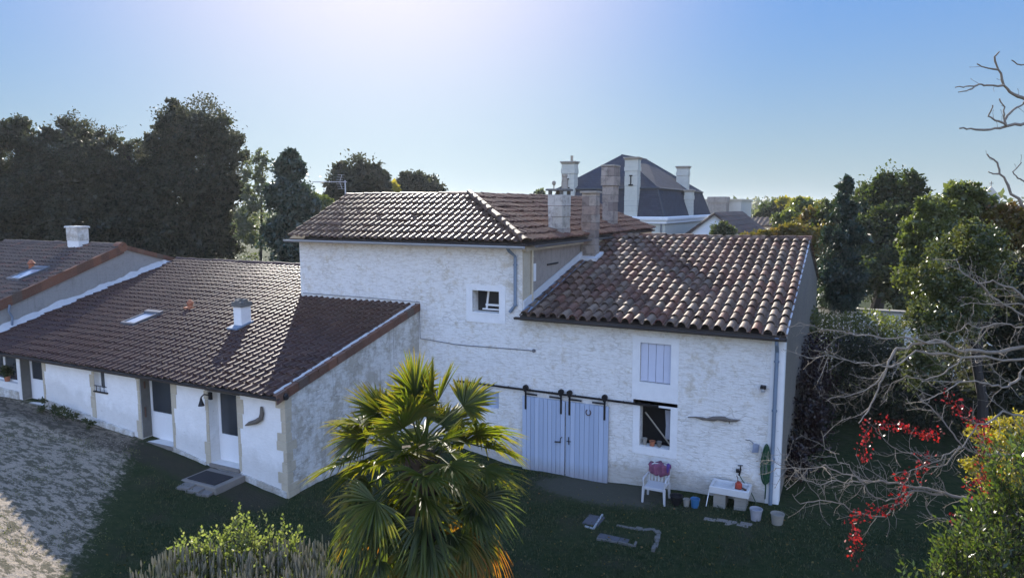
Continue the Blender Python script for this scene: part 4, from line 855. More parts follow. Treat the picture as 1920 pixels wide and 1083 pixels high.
def leaf_cloud(lobes, n, size, seed, asp=.6, sig=.16, clump=60, up=.2, fill=.12, cmean=.45, shell=.30):
    """leaves gathered in many small clumps spread through the outer shell of several lobes"""
    rg = hash_np(seed); vol = np.array([(l[3]*l[4]*l[5])**.667 for l in lobes]); vol /= vol.sum(); out = []
    for l, wgt in zip(lobes, vol):
        m = max(20, int(n*wgt)); c = np.array(l[:3]); r = np.array(l[3:6])
        K = max(6, m//clump); d = rg.normal(size=(K, 3)); d /= np.linalg.norm(d, axis=1, keepdims=True)
        rad = 1-np.abs(rg.normal(0, shell, K)); rad = np.clip(rad, .15, 1.0)*(1+rg.normal(0, .05, K)); cc = c+d*r*rad[:, None]
        cs = np.clip(rg.normal(cmean, .17, K), 0, 1); csz = rg.uniform(.6, 1.4, K)
        k = rg.integers(0, K, m); P = cc[k]+rg.normal(size=(m, 3))*(r.mean()*sig*csz[k])[:, None]*np.array([1, 1, .75])
        Nn = rg.normal(size=(m, 3))+d[k]*.5+np.array([0, 0, up]); L = size*rg.uniform(.6, 1.35, m)
        v, f = kites(P, Nn, L, L*asp, rg); out.append((v, f, np.repeat(np.clip(cs[k]+rg.normal(0, .12, m), 0, 1), 4)))
        q = int(m*fill*1.6)
        if q:
            dd = rg.normal(size=(q, 3)); dd /= np.linalg.norm(dd, axis=1, keepdims=True); P = c+dd*r*(rg.uniform(0, 1, q)**.5*.66)[:, None]
            L = size*1.9*rg.uniform(.7, 1.3, q); v, f = kites(P, rg.normal(size=(q, 3)), L, L*.8, rg); out.append((v, f, np.repeat(rg.uniform(0, .4, q), 4)))
    return merge(out)
def trunk_mb(base, top, r, rg, limbs=()):
    mb = MB(); b = Vector(base); t = Vector(top); n = 7; pts = []; rad = []
    for i in range(n+1):
        s = i/n; pts.append(b.lerp(t, s)+Vector((rg.uniform(-1, 1), rg.uniform(-1, 1), 0))*r*.5*s*(1-s)*4); rad.append(r*(1.25 if i == 0 else 1-.65*s))
    mb.tube(pts, rad, 9)
    for e in limbs:
        s = rg.uniform(.45, .95); p = b.lerp(t, s); e = Vector(e); m_ = p.lerp(e, .5)+Vector((0, 0, -.12*(e-p).length)); mb.tube([p, m_, e], [r*.4, r*.25, r*.06], 6)
        for _ in range(2):
            q = m_.lerp(e, rg.random()); mb.tube([q, q+Vector((rg.uniform(-1, 1), rg.uniform(-1, 1), rg.uniform(.2, 1)))*(e-p).length*.3], [r*.12, r*.03], 5)
    return mb
def bumpy(lobes, seed, k=10, q=.36):
    rg = random.Random(seed*13+1); out = []
    for l in lobes:
        out.append((l[0], l[1], l[2], l[3]*.88, l[4]*.88, l[5]*.88))
        for _ in range(k):
            a = rg.uniform(0, 6.283); e = math.asin(rg.uniform(-.5, 1)); f_ = rg.uniform(.2, q); d = (math.cos(a)*math.cos(e), math.sin(a)*math.cos(e), math.sin(e)); s_ = rg.uniform(.66, .84)
            out.append((l[0]+d[0]*l[3]*s_, l[1]+d[1]*l[4]*s_, l[2]+d[2]*l[5]*s_, l[3]*f_, l[4]*f_, l[5]*f_*rg.uniform(.8, 1.15)))
    return out
def tree(name, label, lobes, base, n, size, mat, seed, r=.25, group=None, cat='tree', bark='bark_dark', bump=True, **kw):
    base = Vector((base[0], base[1], G(base[0], base[1])-.05)); t = thing(name, label, cat, base, group); rg = random.Random(seed)
    tp = max(lobes, key=lambda l: l[2]); top = (tp[0], tp[1], tp[2]+tp[5]*.3)
    obj('trunk', trunk_mb(base, top, r, rg, [l[:3] for l in lobes]), bark, t); obj('crown', leaf_cloud(bumpy(lobes, seed) if bump and cat == 'tree' else lobes, int(n*1.25), size, seed, **kw), mat, t); return t
def lob(px, py, D, wpx, hpx, dep=None):
    """lobe centred at a picture point at distance D, half sizes given in picture pixels there"""
    p = atD(px, py, D); s = D/FPX; return (p.x, p.y, p.z, wpx*s, (dep if dep else wpx)*s, hpx*s)
# left mass of evergreen oaks
D_ = 52
gl = 'evergreen trees behind the left hand roofs'
def lt(label, lobes, n, seed, size=.19, mat='leaf_dark', group=gl, name='evergreen_oak', r=.35, **kw):
    c = lobes[0]; tree(name, label, lobes, (c[0], c[1]), int(n*1.5), size, mat, seed, r, group, **kw)
lt('dark evergreen oak at the left edge of the picture, lowest rounded top', [lob(-30, 320, D_, 70, 80), lob(10, 400, D_, 80, 90), lob(-10, 480, D_, 90, 80)], 13000, 101)
lt('dark evergreen oak with pale feathery top, second from the left edge', [lob(60, 275, D_, 50, 60), lob(80, 350, D_, 70, 80), lob(60, 440, D_, 90, 90), lob(108, 350, D_+2, 44, 60), lob(20, 340, D_+2, 40, 60), lob(28, 262, D_, 26, 40)], 19000, 102)
lt('broad dark evergreen oak with domed top above the far left chimney', [lob(145, 262, D_+2, 52, 55), lob(150, 340, D_, 80, 90), lob(160, 440, D_, 90, 90)], 15000, 103)
lt('lower dark evergreen oak just left of the tallest tree, sky gaps at its top', [lob(285, 400, D_, 50, 70), lob(210, 420, D_, 60, 80), lob(300, 470, D_, 60, 60), lob(298, 340, D_+2, 40, 60), lob(200, 345, D_+2, 44, 60), lob(262, 340, D_+2, 40, 50), lob(232, 290, D_+2, 45, 52), lob(240, 370, D_+1, 70, 90), lob(250, 450, D_, 80, 80)], 22000, 104)
lt('tallest dark evergreen oak of the left row, wide crown bulging right', [lob(375, 248, D_, 72, 68), lob(330, 235, D_, 40, 45), lob(420, 290, D_, 52, 62), lob(310, 290, D_+1, 52, 55), lob(370, 360, D_, 85, 90), lob(370, 450, D_, 85, 80), lob(415, 380, D_, 45, 80)], 30000, 105, r=.5)
lt('thin pale half-bare tree between the tallest oak and the cypress-like tree', [lob(480, 350, 50, 22, 60), lob(475, 430, 50, 30, 70), lob(492, 300, 50, 14, 24)], 3200, 106, mat='leaf_grey', size=.2, group=None, name='pale_tree', r=.12, fill=.02)
lt('narrow dark evergreen right of the pale thin tree', [lob(540, 318, 46, 34, 36), lob(545, 380, 46, 46, 60), lob(545, 455, 46, 52, 60), lob(578, 400, 46, 24, 40)], 12000, 107, mat='leaf_conifer', group=None, name='narrow_evergreen', size=.22)
lt('round-headed tree behind the television aerial', [lob(672, 345, 66, 58, 52), lob(650, 360, 66, 40, 35), lob(700, 350, 66, 36, 44), lob(672, 400, 66, 50, 30)], 11000, 108, mat='leaf_dark', group=None, name='round_tree', size=.3)
lt('smaller round-headed tree rising above the ridge of the tall house', [lob(785, 362, 74, 48, 40), lob(770, 350, 74, 28, 28), lob(815, 370, 74, 26, 26)], 8000, 109, mat='leaf_dark', group=None, name='round_tree', size=.3)
lt('little yellow-green tree between the two round-headed trees', [lob(737, 356, 70, 14, 14), lob(728, 370, 70, 20, 16)], 1500, 110, mat='leaf_yellow', group=None, name='yellow_tree', size=.25, r=.12)
lt('dim green shrubby tree left of the round tree, half behind the roof end', [lob(600, 385, 56, 26, 22), lob(612, 395, 56, 22, 22)], 2500, 111, mat='leaf_olive', group=None, name='shrubby_tree', size=.22, r=.12)
lt('pale treetop peeking over the ridge left of the mansion chimneys', [lob(1012, 372, 80, 16, 14)], 1200, 112, mat='leaf_grey', group=None, name='pale_tree', size=.3, r=.15)
# right side
gr = None
tree('oak_tree', 'big dark tree with uneven sunlit top behind the barn gable', [lob(1668, 372, 46, 62, 62), lob(1610, 395, 46, 52, 52), lob(1560, 420, 45, 36, 42), lob(1712, 400, 45, 40, 50), lob(1650, 440, 44, 100, 60), lob(1620, 505, 42, 95, 60), lob(1710, 500, 40, 70, 70), lob(1755, 450, 44, 40, 50), lob(1720, 560, 39, 60, 50)], (atD(1650, 500, 44).x, atD(1650, 500, 44).y), 44000, .19, 'leaf_mid', 201, .45, fill=.22)
tree('blue_conifer', 'dark blue-green conifer with pointed top in front of the big tree', [lob(1587, 352, 33, 13, 22), lob(1585, 400, 33, 28, 34), lob(1582, 450, 33, 42, 36), lob(1580, 510, 33, 50, 40), lob(1578, 560, 33, 46, 34)], (atD(1585, 500, 33).x, atD(1585, 500, 33).y), 15000, .15, 'leaf_conifer', 202, .2, asp=.3, up=.6)
tree('mixed_tree', 'grey-green tree with ragged top left of the bell gable', [lob(1800, 380, 27, 45, 42), lob(1755, 405, 27, 40, 44), lob(1838, 395, 27, 34, 40), lob(1720, 440, 27, 34, 44), lob(1780, 470, 26, 60, 60), lob(1740, 450, 27, 30, 50), lob(1720, 510, 27, 40, 60), lob(1860, 470, 26, 50, 60)], (atD(1790, 500, 27).x, atD(1790, 500, 27).y), 26000, .12, 'leaf_olive', 203, .22)
tree('autumn_tree', 'orange-tinged tree at the right edge below the bell gable', [lob(1895, 420, 26, 50, 36), lob(1870, 440, 26, 40, 36), lob(1930, 470, 25, 50, 50)], (atD(1900, 500, 26).x, atD(1900, 500, 26).y), 9000, .15, 'leaf_autumn', 204, .2)
tree('glossy_green_tree', 'bright glossy-leaved green tree behind the bare branches at right', [lob(1800, 480, 17, 60, 55), lob(1760, 540, 16.5, 55, 55), lob(1745, 620, 16, 50, 60), lob(1730, 690, 16, 46, 50), lob(1830, 450, 17, 50, 40), lob(1790, 590, 16.5, 60, 70), lob(1850, 520, 17.5, 50, 60)], (atD(1880, 500, 16.6).x, atD(1880, 500, 16.6).y), 26000, .075, 'leaf_glossy', 205, .16, asp=.55, clump=30, fill=.05)
tree('dark_shade_tree', 'dense dark tree in the shade right of the glossy green tree', [lob(1890, 540, 21, 80, 80), lob(1900, 640, 20, 90, 90), lob(1880, 740, 20, 90, 70), lob(1960, 560, 20, 80, 80)], (atD(1890, 600, 20).x, atD(1890, 600, 20).y), 16000, .13, 'leaf_dark', 206, .2)
def hedge(name, label, x0, x1, y0, y1, z1, n, size, mat, seed, cat='hedge'):
    rg = hash_np(seed); g0 = G((x0+x1)/2, (y0+y1)/2); P = np.stack([rg.uniform(x0, x1, n), rg.uniform(y0, y1, n), g0+rg.uniform(0, 1, n)**.7*(z1-g0)], 1)
    P[:, 2] += np.sin(P[:, 0]*2.3)*.12+rg.normal(0, .06, n); P[:, 1] += rg.normal(0, .1, n)
    L = size*rg.uniform(.7, 1.3, n); v, f = kites(P, rg.normal(size=(n, 3))+[0, 0, .5], L, L*.55, rg)
    t = thing(name, label, cat, ((x0+x1)/2, (y0+y1)/2, g0)); mb = MB()
    for k in range(8): x = x0+(x1-x0)*(k+.5)/8; mb.tube([(x, (y0+y1)/2, g0), (x+.1, (y0+y1)/2, g0+(z1-g0)*.5), (x-.05, (y0+y1)/2, z1-.1)], [.04, .03, .01], 6)
    obj('stems', mb, 'bark_dark', t); obj('foliage', (v, f, np.repeat(np.clip(rg.normal(.45, .2, n), 0, 1), 4)), mat, t)
A = onY(1538, 600, 30); B = onY(1700, 600, 30)
hedge('clipped_hedge', 'rounded green hedge in front of the white garden wall', A.x-.9, B.x, 30, 32, onY(1600, 588, 31).z, 9000, .13, 'leaf_olive', 301)
hedge('dark_shrubs', 'dark mass of shrubs in deep shade beyond the bare branches', onY(1560, 700, 27).x, onY(1900, 700, 27).x+2, 26.5, 29, 3.4, 16000, .14, 'leaf_dark', 302, 'shrubs')
tree('maroon_shrub', 'dark maroon creeper shrub against the foot of the barn gable', [(-1.15, 21.2, .8, .3, 1.1, .9), (-1.0, 24.0, 1.6, .4, 1.6, 1.8), (-1.0, 26.5, 1.8, .45, 1.6, 2.0)], (-1.0, 24), 9000, .11, 'leaf_maroon', 303, .05, cat='shrub', fill=.05)
# hedge tops straight behind the barn ridge
tree('autumn_shrubs', 'yellow-green and orange treetops just behind the barn ridge at right', [lob(1480, 440, 44, 40, 22), lob(1530, 420, 46, 34, 34), lob(1560, 440, 44, 30, 30), lob(1430, 448, 44, 24, 16), lob(1510, 460, 44, 60, 30), lob(1400, 455, 44, 20, 14)], (atD(1500, 460, 44).x, atD(1500, 460, 44).y), 12000, .2, 'leaf_autumn', 304, .2, cmean=.35)
tree('olive_tree', 'muted green tree between the tiled far house and the orange treetops', [lob(1475, 418, 60, 26, 22), lob(1500, 400, 64, 30, 26)], (atD(1480, 440, 60).x, atD(1480, 440, 60).y), 5000, .28, 'leaf_olive', 305, .2)
tree('far_round_tree', 'rounded hazy green tree beyond the far houses, left one', [lob(1445, 396, 105, 20, 18), lob(1460, 402, 105, 20, 18), lob(1430, 408, 105, 14, 14)], (atD(1445, 410, 105).x, atD(1445, 410, 105).y), 4000, .45, 'leaf_mid', 306, .3)
tree('far_round_tree', 'rounded yellowish tree beyond the far houses, right one', [lob(1500, 388, 95, 26, 16), lob(1530, 398, 92, 30, 20), lob(1468, 378, 98, 9, 6)], (atD(1500, 410, 95).x, atD(1500, 410, 95).y), 5000, .4, 'leaf_yellow', 307, .3, cmean=.9)
tree('leafy_bush', 'green bush against the mansion wall beside the blue-white gable', [lob(1352, 432, 57, 18, 14), lob(1362, 440, 57, 16, 12)], (atD(1352, 440, 57).x, atD(1352, 440, 57).y), 2600, .2, 'leaf_mid', 308, .1, cat='bush')
# bare distant wood and horizon
rg = hash_np(400); n = 22000; ang = rg.uniform(R(-60), R(62), n); dist = rg.uniform(230, 700, n); px_ = np.tan(ang); 
X = dist*np.sin(ang+(-YAW)); Y = dist*np.cos(ang+(-YAW)); hh = 5.0+2.5*np.sin(ang*23)+1.6*np.sin(ang*61+dist*.01); Z = rg.uniform(0, 1, n)**.6*hh*(1+dist/900)
L = 2.6*rg.uniform(.6, 1.4, n); v, f = kites(np.stack([X, Y, Z], 1), rg.normal(size=(n, 3))+[0, 0, .5], L, L*.7, rg)
obj('far_wood', (v, f, np.repeat(rg.uniform(0, 1, n), 4)), 'leaf_mid', None, label='far-off belt of trees along the horizon', cat='wood', kind='stuff')

# ---------------------------------------------------------------- palm
def palm():
    base = atD(790, 900, 8.15); bx, by = base.x, base.y; g = G(bx, by); ztop = 5.42
    t = thing('fan_palm', 'tall fan palm with shaggy crown and brown-tipped old fronds in front of the houses', 'palm', (bx, by, g))
    rg = random.Random(77); mb = MB(); pts = []; rad = []
    for i in range(40):
        s = i/39; pts.append((bx+.03*math.sin(s*5), by, g+(ztop-g)*s)); rad.append(.15+.02*(i % 2)+.03*s)
    mb.tube(pts, rad, 14)
    for i in range(260):
        z = g+(ztop-g)*rg.random(); a = rg.uniform(0, 6.28); p = Vector((bx+.17*math.cos(a), by+.17*math.sin(a), z)); mb.tube([p, p+Vector((math.cos(a)*.08, math.sin(a)*.08, .12))], [.018, .004], 4)
    obj('trunk', mb, 'palm_trunk', t)
    C0 = Vector((bx, by, ztop))
    nf = 100; LEAD = {4: (153, .1, .95), 5: (132, -.1, .85), 6: (96, .1, .72), 7: (70, -.1, .75), 8: (48, .15, .9), 9: (26, -.1, .9), 20: (178, -.2, 1.05), 21: (8, .1, .95), 22: (162, .3, .9)}
    for i in range(nf):
        u = i/(nf-1); az = i*2.39996+rg.uniform(-.3, .3); el = R(84)-u**.80*R(172)+R(rg.uniform(-17, 15)); el = max(el, R(-84))
        old = min(1, max(0, (u-.42)/.5)); st_in = .06+.08*min(1, u*2)
        d = Vector((math.cos(az)*math.cos(el), math.sin(az)*math.cos(el), math.sin(el))); st = C0+Vector((math.cos(az)*st_in, math.sin(az)*st_in, .10-.95*u))
        pl = rg.uniform(.45, .85)*(.72+.35*min(1, u*2.4))*(1-.40*old); b = MB()
        if i in LEAD:       # the long fronds that make the outline
            a_, fw, pl = LEAD[i]; pl *= .82; d = (Vector(_r)*math.cos(R(a_))+Vector((0, 0, 1))*math.sin(R(a_))+Vector(_fh)*fw).normalized(); el = math.asin(d.z); st = C0+Vector((0, 0, .05))
        P = [st+d*(pl*s)+Vector((0, 0, -.20*s*s*max(.15, math.cos(el))*(1+old))) for s in (0, .35, .7, 1)]
        b.tube(P, [.017, .012, .010, .008], 5, c=.42)
        h = P[-1]; ax = (P[-1]-P[-2]).normalized(); side = ax.cross(Vector((0, 0, 1)))
        side = side.normalized() if side.length > .1 else Vector((math.cos(az+1.57), math.sin(az+1.57), 0)); nrm = side.cross(ax).normalized()
        roll = R(rg.uniform(-40, 40)); sd_ = side*math.cos(roll)+nrm*math.sin(roll); nr_ = nrm*math.cos(roll)-side*math.sin(roll)
        ns = rg.randint(36, 42); spread = R(rg.uniform(85, 125)*(1-.35*old)); R0 = rg.uniform(.50, .62)*(1-.2*old); brown = 1.35 if u > .45 and rg.random() < .45 else 1.0; cup = rg.uniform(.05, .30); gap = rg.random()
        for k in range(ns):
            if gap < .4 and rg.random() < .12: continue
            a = -spread+2*spread*k/(ns-1)+R(rg.uniform(-1.5, 1.5)); L = R0*(1-.25*abs(a)/spread)*rg.uniform(.82, 1.08)
            dr = (ax*math.cos(a)+sd_*math.sin(a)).normalized(); dr = (dr+nr_*cup*(.3+.8*abs(math.sin(a)))+Vector((rg.gauss(0, .03), rg.gauss(0, .03), rg.gauss(0, .03)))).normalized(); wv = dr.cross(nr_).normalized()
            vs = []; cs = []; droop = (.16+.34*old+.30*rg.random()**2)*L*(.35 if el > .5 else 1.0 if el > -.2 else 1.6); fr = [0, .3, .5, .68, .85, 1.0]; wd = [.004, .014, .018, .014, .008, .001]
            for s, w_ in zip(fr, wd):
                c = h+dr*(L*s)+Vector((0, 0, -droop*max(0, s-.38)**1.7*2.2)); ridge = nr_*(-w_*.6)
                vs += [c-wv*w_, c+ridge, c+wv*w_]
                tip = min(1, max(0, s-.33)/.5); age = old*1.15+rg.uniform(-.12, .1)
                base_c = (.36 if u < .4 else .18)+.24*rg.random()*(1-u*.4); col = base_c+(tip*age*1.1*brown if age > .1 else tip*.12)
                if old > .5 and rg.random() < .05: col = max(col, .85)
                cs += [min(1, max(0, col))]*3
            n0 = len(b.v); b.v += [tuple(q) for q in vs]; b.c += cs
            for q in range(5):
                for e in (0, 1): b.f.append((n0+q*3+e, n0+q*3+e+1, n0+(q+1)*3+e+1, n0+(q+1)*3+e))
        obj('frond', b, 'leaf_palm', t)
palm()

# ---------------------------------------------------------------- leafless tree at right
def zig(A, B, rg, n=5, k=.06):
    A = Vector(A); B = Vector(B); d = (B-A); L = d.length; return [A.lerp(B, i/n)+(Vector((rg.uniform(-1, 1), rg.uniform(-1, 1), rg.uniform(-1, 1)))*L*k if 0 < i < n else Vector((0, 0, 0))) for i in range(n+1)]
def twigs(mb, pts, r, rg, lvl, dens, length, vert=0.0):
    for i in range(len(pts)-1):
        a, b = pts[i], pts[i+1]; seg = (b-a); L = seg.length; t = seg.normalized(); m = max(0, int(L*dens+rg.random()))
        for _ in range(m):
            s = rg.random(); p = a.lerp(b, s); rv = Vector((rg.gauss(0, 1), rg.gauss(0, .8), rg.gauss(0, 1)+vert)); rv = (rv-t*rv.dot(t)).normalized()
            d = (t*rg.uniform(.3, .9)+rv*rg.uniform(.6, 1)).normalized(); l = length*rg.uniform(.35, 1); q = []; cur = p; dd = d
            nseg = 4; q.append(cur)
            for j in range(nseg):
                dd = (dd+Vector((rg.gauss(0, .22), rg.gauss(0, .22), rg.gauss(0.06, .22)))).normalized(); cur = cur+dd*(l/nseg); q.append(cur)
            r0 = min(r*.5, .0025+.008*l); rr = [r0*(1-.12*j) for j in range(nseg)]+[r0*.55]
            mb.tube(q, rr, 5)
            if rg.random() < .8: e = q[-1]; mb.tube([e-dd*.008, e+dd*.006, e+dd*.02], [r0*.6, r0*1.2, r0*.4], 5)
            if lvl > 0: twigs(mb, q, r0, rg, lvl-1, dens*1.35, l*.5, vert)
def bare_tree():
    bp = Vector((3.9, 11.6, G(3.9, 11.6))); t = thing('leafless_tree', 'pale leafless tree reaching its knobbly branches in from the right edge', 'tree', bp)
    rg = random.Random(15); mb = MB(); tp = [bp+Vector((0, 0, -.1)), bp+Vector((-.05, 0, 1.4)), bp+Vector((.05, .1, 3.2)), bp+Vector((0, 0, 5.2)), bp+Vector((.1, -.1, 7.6)), bp+Vector((0, 0, 10.4))]
    mb.tube(tp, [.26, .2, .17, .13, .09, .03], 12); obj('trunk', mb, 'bark_pale', t, smooth=True)
    def root(z): return Vector((bp.x+.05, bp.y, z))
    limbs = [ # (start height on trunk or None, picture points, distance start, end, r0, r1, twig density)
      (5.2, [(1920, 650), (1849, 660), (1801, 658), (1772, 641), (1723, 644), (1681, 652), (1671, 670), (1662, 692), (1649, 718), (1639, 747), (1623, 776), (1610, 793)], 10.4, 9.6, .075, .012, 4),
      (None, [(1772, 641), (1725, 638), (1678, 634), (1633, 628), (1604, 629), (1581, 621), (1542, 618), (1520, 608), (1497, 605)], 10.1, 9.7, .032, .006, 4),
      (5.0, [(1920, 673), (1804, 670), (1717, 657), (1691, 679), (1671, 688), (1639, 686), (1620, 679), (1581, 673), (1555, 667), (1510, 670)], 10.2, 9.3, .05, .007, 4),
      (4.6, [(1920, 689), (1904, 715), (1878, 726), (1852, 718), (1817, 715), (1790, 722), (1760, 738), (1725, 752)], 9.6, 9.4, .05, .01, 5),
      (3.6, [(1930, 856), (1889, 854), (1843, 851), (1817, 844), (1801, 831), (1781, 805), (1765, 782), (1745, 762), (1726, 750)], 9.3, 9.8, .055, .01, 5),
      (2.6, [(1900, 960), (1834, 945), (1814, 932), (1768, 922), (1726, 913), (1693, 909), (1654, 900), (1622, 900), (1596, 890), (1576, 886), (1547, 870), (1521, 877), (1472, 878), (1452, 877)], 9.2, 9.3, .06, .006, 6),
      (None, [(1768, 926), (1713, 919), (1693, 926), (1661, 939), (1641, 932), (1612, 900), (1592, 870), (1547, 841), (1540, 808)], 9.2, 9.0, .03, .006, 5),
      (None, [(1713, 922), (1680, 945), (1658, 968), (1596, 958), (1557, 939), (1537, 937), (1501, 944), (1486, 926)], 9.2, 9.0, .026, .006, 5),
      (None, [(1840, 1010), (1791, 978), (1759, 971), (1739, 955), (1736, 939)], 9.0, 9.1, .03, .008, 6),
      (6.2, [(1925, 565), (1898, 539), (1861, 525), (1834, 531), (1815, 517), (1799, 504), (1794, 485)], 9.8, 10.2, .05, .01, 5),
      (5.9, [(1920, 571), (1871, 568), (1828, 568), (1800, 574)], 10.4, 10, .03, .008, 4),
      (5.8, [(1920, 592), (1882, 571), (1850, 544), (1834, 531)], 10.1, 10.1, .035, .02, 4),
      (5.6, [(1920, 612), (1880, 606), (1850, 612), (1815, 606), (1790, 622), (1765, 618)], 9.9, 9.4, .035, .006, 6),
      (4.2, [(1920, 780), (1880, 770), (1855, 790), (1830, 800), (1810, 830), (1780, 850), (1750, 866), (1710, 880), (1680, 886)], 9.0, 8.8, .04, .006, 6),
      (None, [(1800, 835), (1775, 870), (1740, 876), (1712, 850), (1690, 846), (1660, 826), (1640, 800)], 9.2, 9.4, .022, .005, 6),
      (None, [(1622, 900), (1590, 905), (1560, 900), (1530, 906), (1500, 896), (1478, 868), (1474, 846)], 9.2, 9.2, .02, .005, 8),
      (None, [(1662, 692), (1640, 720), (1612, 735), (1590, 742), (1560, 745), (1548, 752)], 9.8, 9.6, .02, .005, 7),
      (None, [(1804, 670), (1770, 700), (1735, 712), (1700, 704), (1672, 718), (1650, 760)], 9.8, 9.9, .025, .005, 6),
      (9.0, [(1930, 228), (1886, 237), (1857, 243), (1820, 241), (1799, 241)], 9.6, 9.4, .03, .009, 1.2),
      (None, [(1888, 236), (1866, 226), (1853, 218), (1858, 208), (1861, 197)], 9.5, 9.4, .014, .007, 2),
      (None, [(1886, 235), (1882, 220), (1884, 201), (1874, 185)], 9.5, 9.5, .014, .007, 2),
      (None, [(1884, 226), (1900, 206), (1918, 196), (1922, 186)], 9.5, 9.5, .014, .01, 1),
      (9.6, [(1925, 187), (1899, 176), (1882, 160), (1872, 131), (1865, 106), (1874, 97)], 9.7, 9.5, .03, .008, 1.5),
      (None, [(1882, 160), (1850, 160), (1836, 158), (1811, 162), (1791, 164)], 9.6, 9.5, .014, .006, 1.5),
      (None, [(1836, 158), (1815, 169), (1797, 173)], 9.5, 9.4, .010, .006, 1),
      (None, [(1872, 131), (1845, 126), (1832, 120)], 9.5, 9.5, .012, .007, 1.5),
      (9.9, [(1935, 125), (1915, 122), (1897, 113)], 9.6, 9.5, .014, .007, 1.5),
      (8.2, [(1930, 400), (1915, 384), (1890, 347), (1874, 326), (1870, 305), (1851, 289)], 9.6, 9.6, .032, .008, 1.2),
      (None, [(1874, 326), (1862, 326), (1853, 322)], 9.6, 9.6, .012, .007, 1),
      (8.1, [(1925, 342), (1908, 334), (1899, 322), (1915, 305)], 9.5, 9.5, .014, .006, 1),
    ]
    for hgt, px, D0, D1, r0, r1, dens in limbs:
        n = len(px); pts = [atD(x, y, D0+(D1-D0)*i/(n-1)) for i, (x, y) in enumerate(px)]
        if hgt: pts = [root(hgt)]+[root(hgt).lerp(pts[0], .5)+Vector((0, 0, .1))]+pts
        fine = [pts[0]]
        for a, b in zip(pts, pts[1:]):
            L = (b-a).length
            for s in (.33, .66): fine.append(a.lerp(b, s)+Vector((rg.gauss(0, 1), rg.gauss(0, 1), rg.gauss(0, 1)))*min(.02, L*.05))
            fine.append(b)
        m = len(fine); k = 2 if hgt else 0; kk = 1.15 if (hgt or 0) > 8 or (not hgt and dens <= 2) else .55; r0 *= kk; r1 *= max(kk, .62); rad = [r0+(r1-r0)*(i/(m-1))**.6 for i in range(m)]; rad = [q*(1.0+.12*rg.uniform(-1, 1)) for q in rad]
        mb = MB(); mb.tube(fine, rad, 8); start = 6 if hgt else 0
        twigs(mb, [fine[i] for i in range(start, m)], (r0+r1)*.4, rg, 1 if dens > 3 else 0, dens*1.75, .44 if dens > 3 else .14)
        obj('limb', mb, 'bark_pale', t)
bare_tree()
def vine(name, label, lines, n, size, mat, seed, cat, sig=.06):
    rg = hash_np(seed); r2 = random.Random(seed); t = None; P = []; mb = MB(); first = None
    for px, D in lines:
        pts = [atD(x, y, D+r2.uniform(-.1, .1)) for x, y in px]; first = first or pts[0]; mb.tube(pts, .006, 5); A = np.array([list(p) for p in pts]); d = np.linalg.norm(np.diff(A, axis=0), axis=1); cs = np.concatenate([[0], np.cumsum(d)])
        m = int(n*cs[-1]); s = rg.uniform(0, cs[-1], m); Q = np.stack([np.interp(s, cs, A[:, k]) for k in range(3)], 1)+rg.normal(0, sig, (m, 3))*(.6+.7*np.sin(s*9)[:, None]**2); P.append(Q)
    P = np.concatenate(P); m = len(P); L = size*rg.uniform(.6, 1.3, m); v, f = kites(P, rg.normal(size=(m, 3))+[0, 0, -.8], L, L*.75, rg)
    t = thing(name, label, cat, first); obj('stem', mb, 'bark_dark', t); obj('leaves', (v, f, np.repeat(rg.uniform(0, 1, m), 4)), mat, t)
vine('red_creeper', 'scarlet creeper strand hanging from the lowest bare branches to a long tail', [([(1603, 1052), (1607, 1020), (1600, 985), (1604, 962), (1645, 957), (1672, 950), (1690, 925), (1700, 895)], 8.9), ([(1690, 895), (1722, 885), (1735, 860), (1748, 852)], 9.0)], 150, .042, 'leaf_red', 501, 'creeper')
vine('red_creeper', 'scarlet creeper strand arching through the middle of the bare branches', [([(1620, 862), (1618, 820), (1632, 796), (1680, 795), (1710, 805), (1735, 815), (1757, 812)], 9.4)], 170, .042, 'leaf_red', 502, 'creeper', .05)
vine('red_creeper', 'scarlet creeper strand falling in patches beside the yellow shrub at right', [([(1768, 742), (1790, 752), (1800, 765), (1822, 785), (1843, 800), (1850, 830), (1840, 860), (1855, 890), (1835, 905), (1815, 915)], 9.3), ([(1845, 880), (1862, 890)], 9.2), ([(1790, 970), (1815, 975)], 8.9)], 180, .042, 'leaf_red', 503, 'creeper', .06)
tree('yellow_shrub', 'yellow-leaved shrub at the right edge behind the scarlet creeper', [lob(1900, 800, 12, 36, 22), lob(1860, 820, 12, 40, 22), lob(1822, 868, 12, 20, 22), lob(1905, 850, 12, 30, 40), lob(1870, 900, 12, 40, 50)], (atD(1890, 900, 12).x, atD(1890, 900, 12).y), 3800, .06, 'leaf_yellow', 504, .05, cat='shrub', clump=25, fill=0)
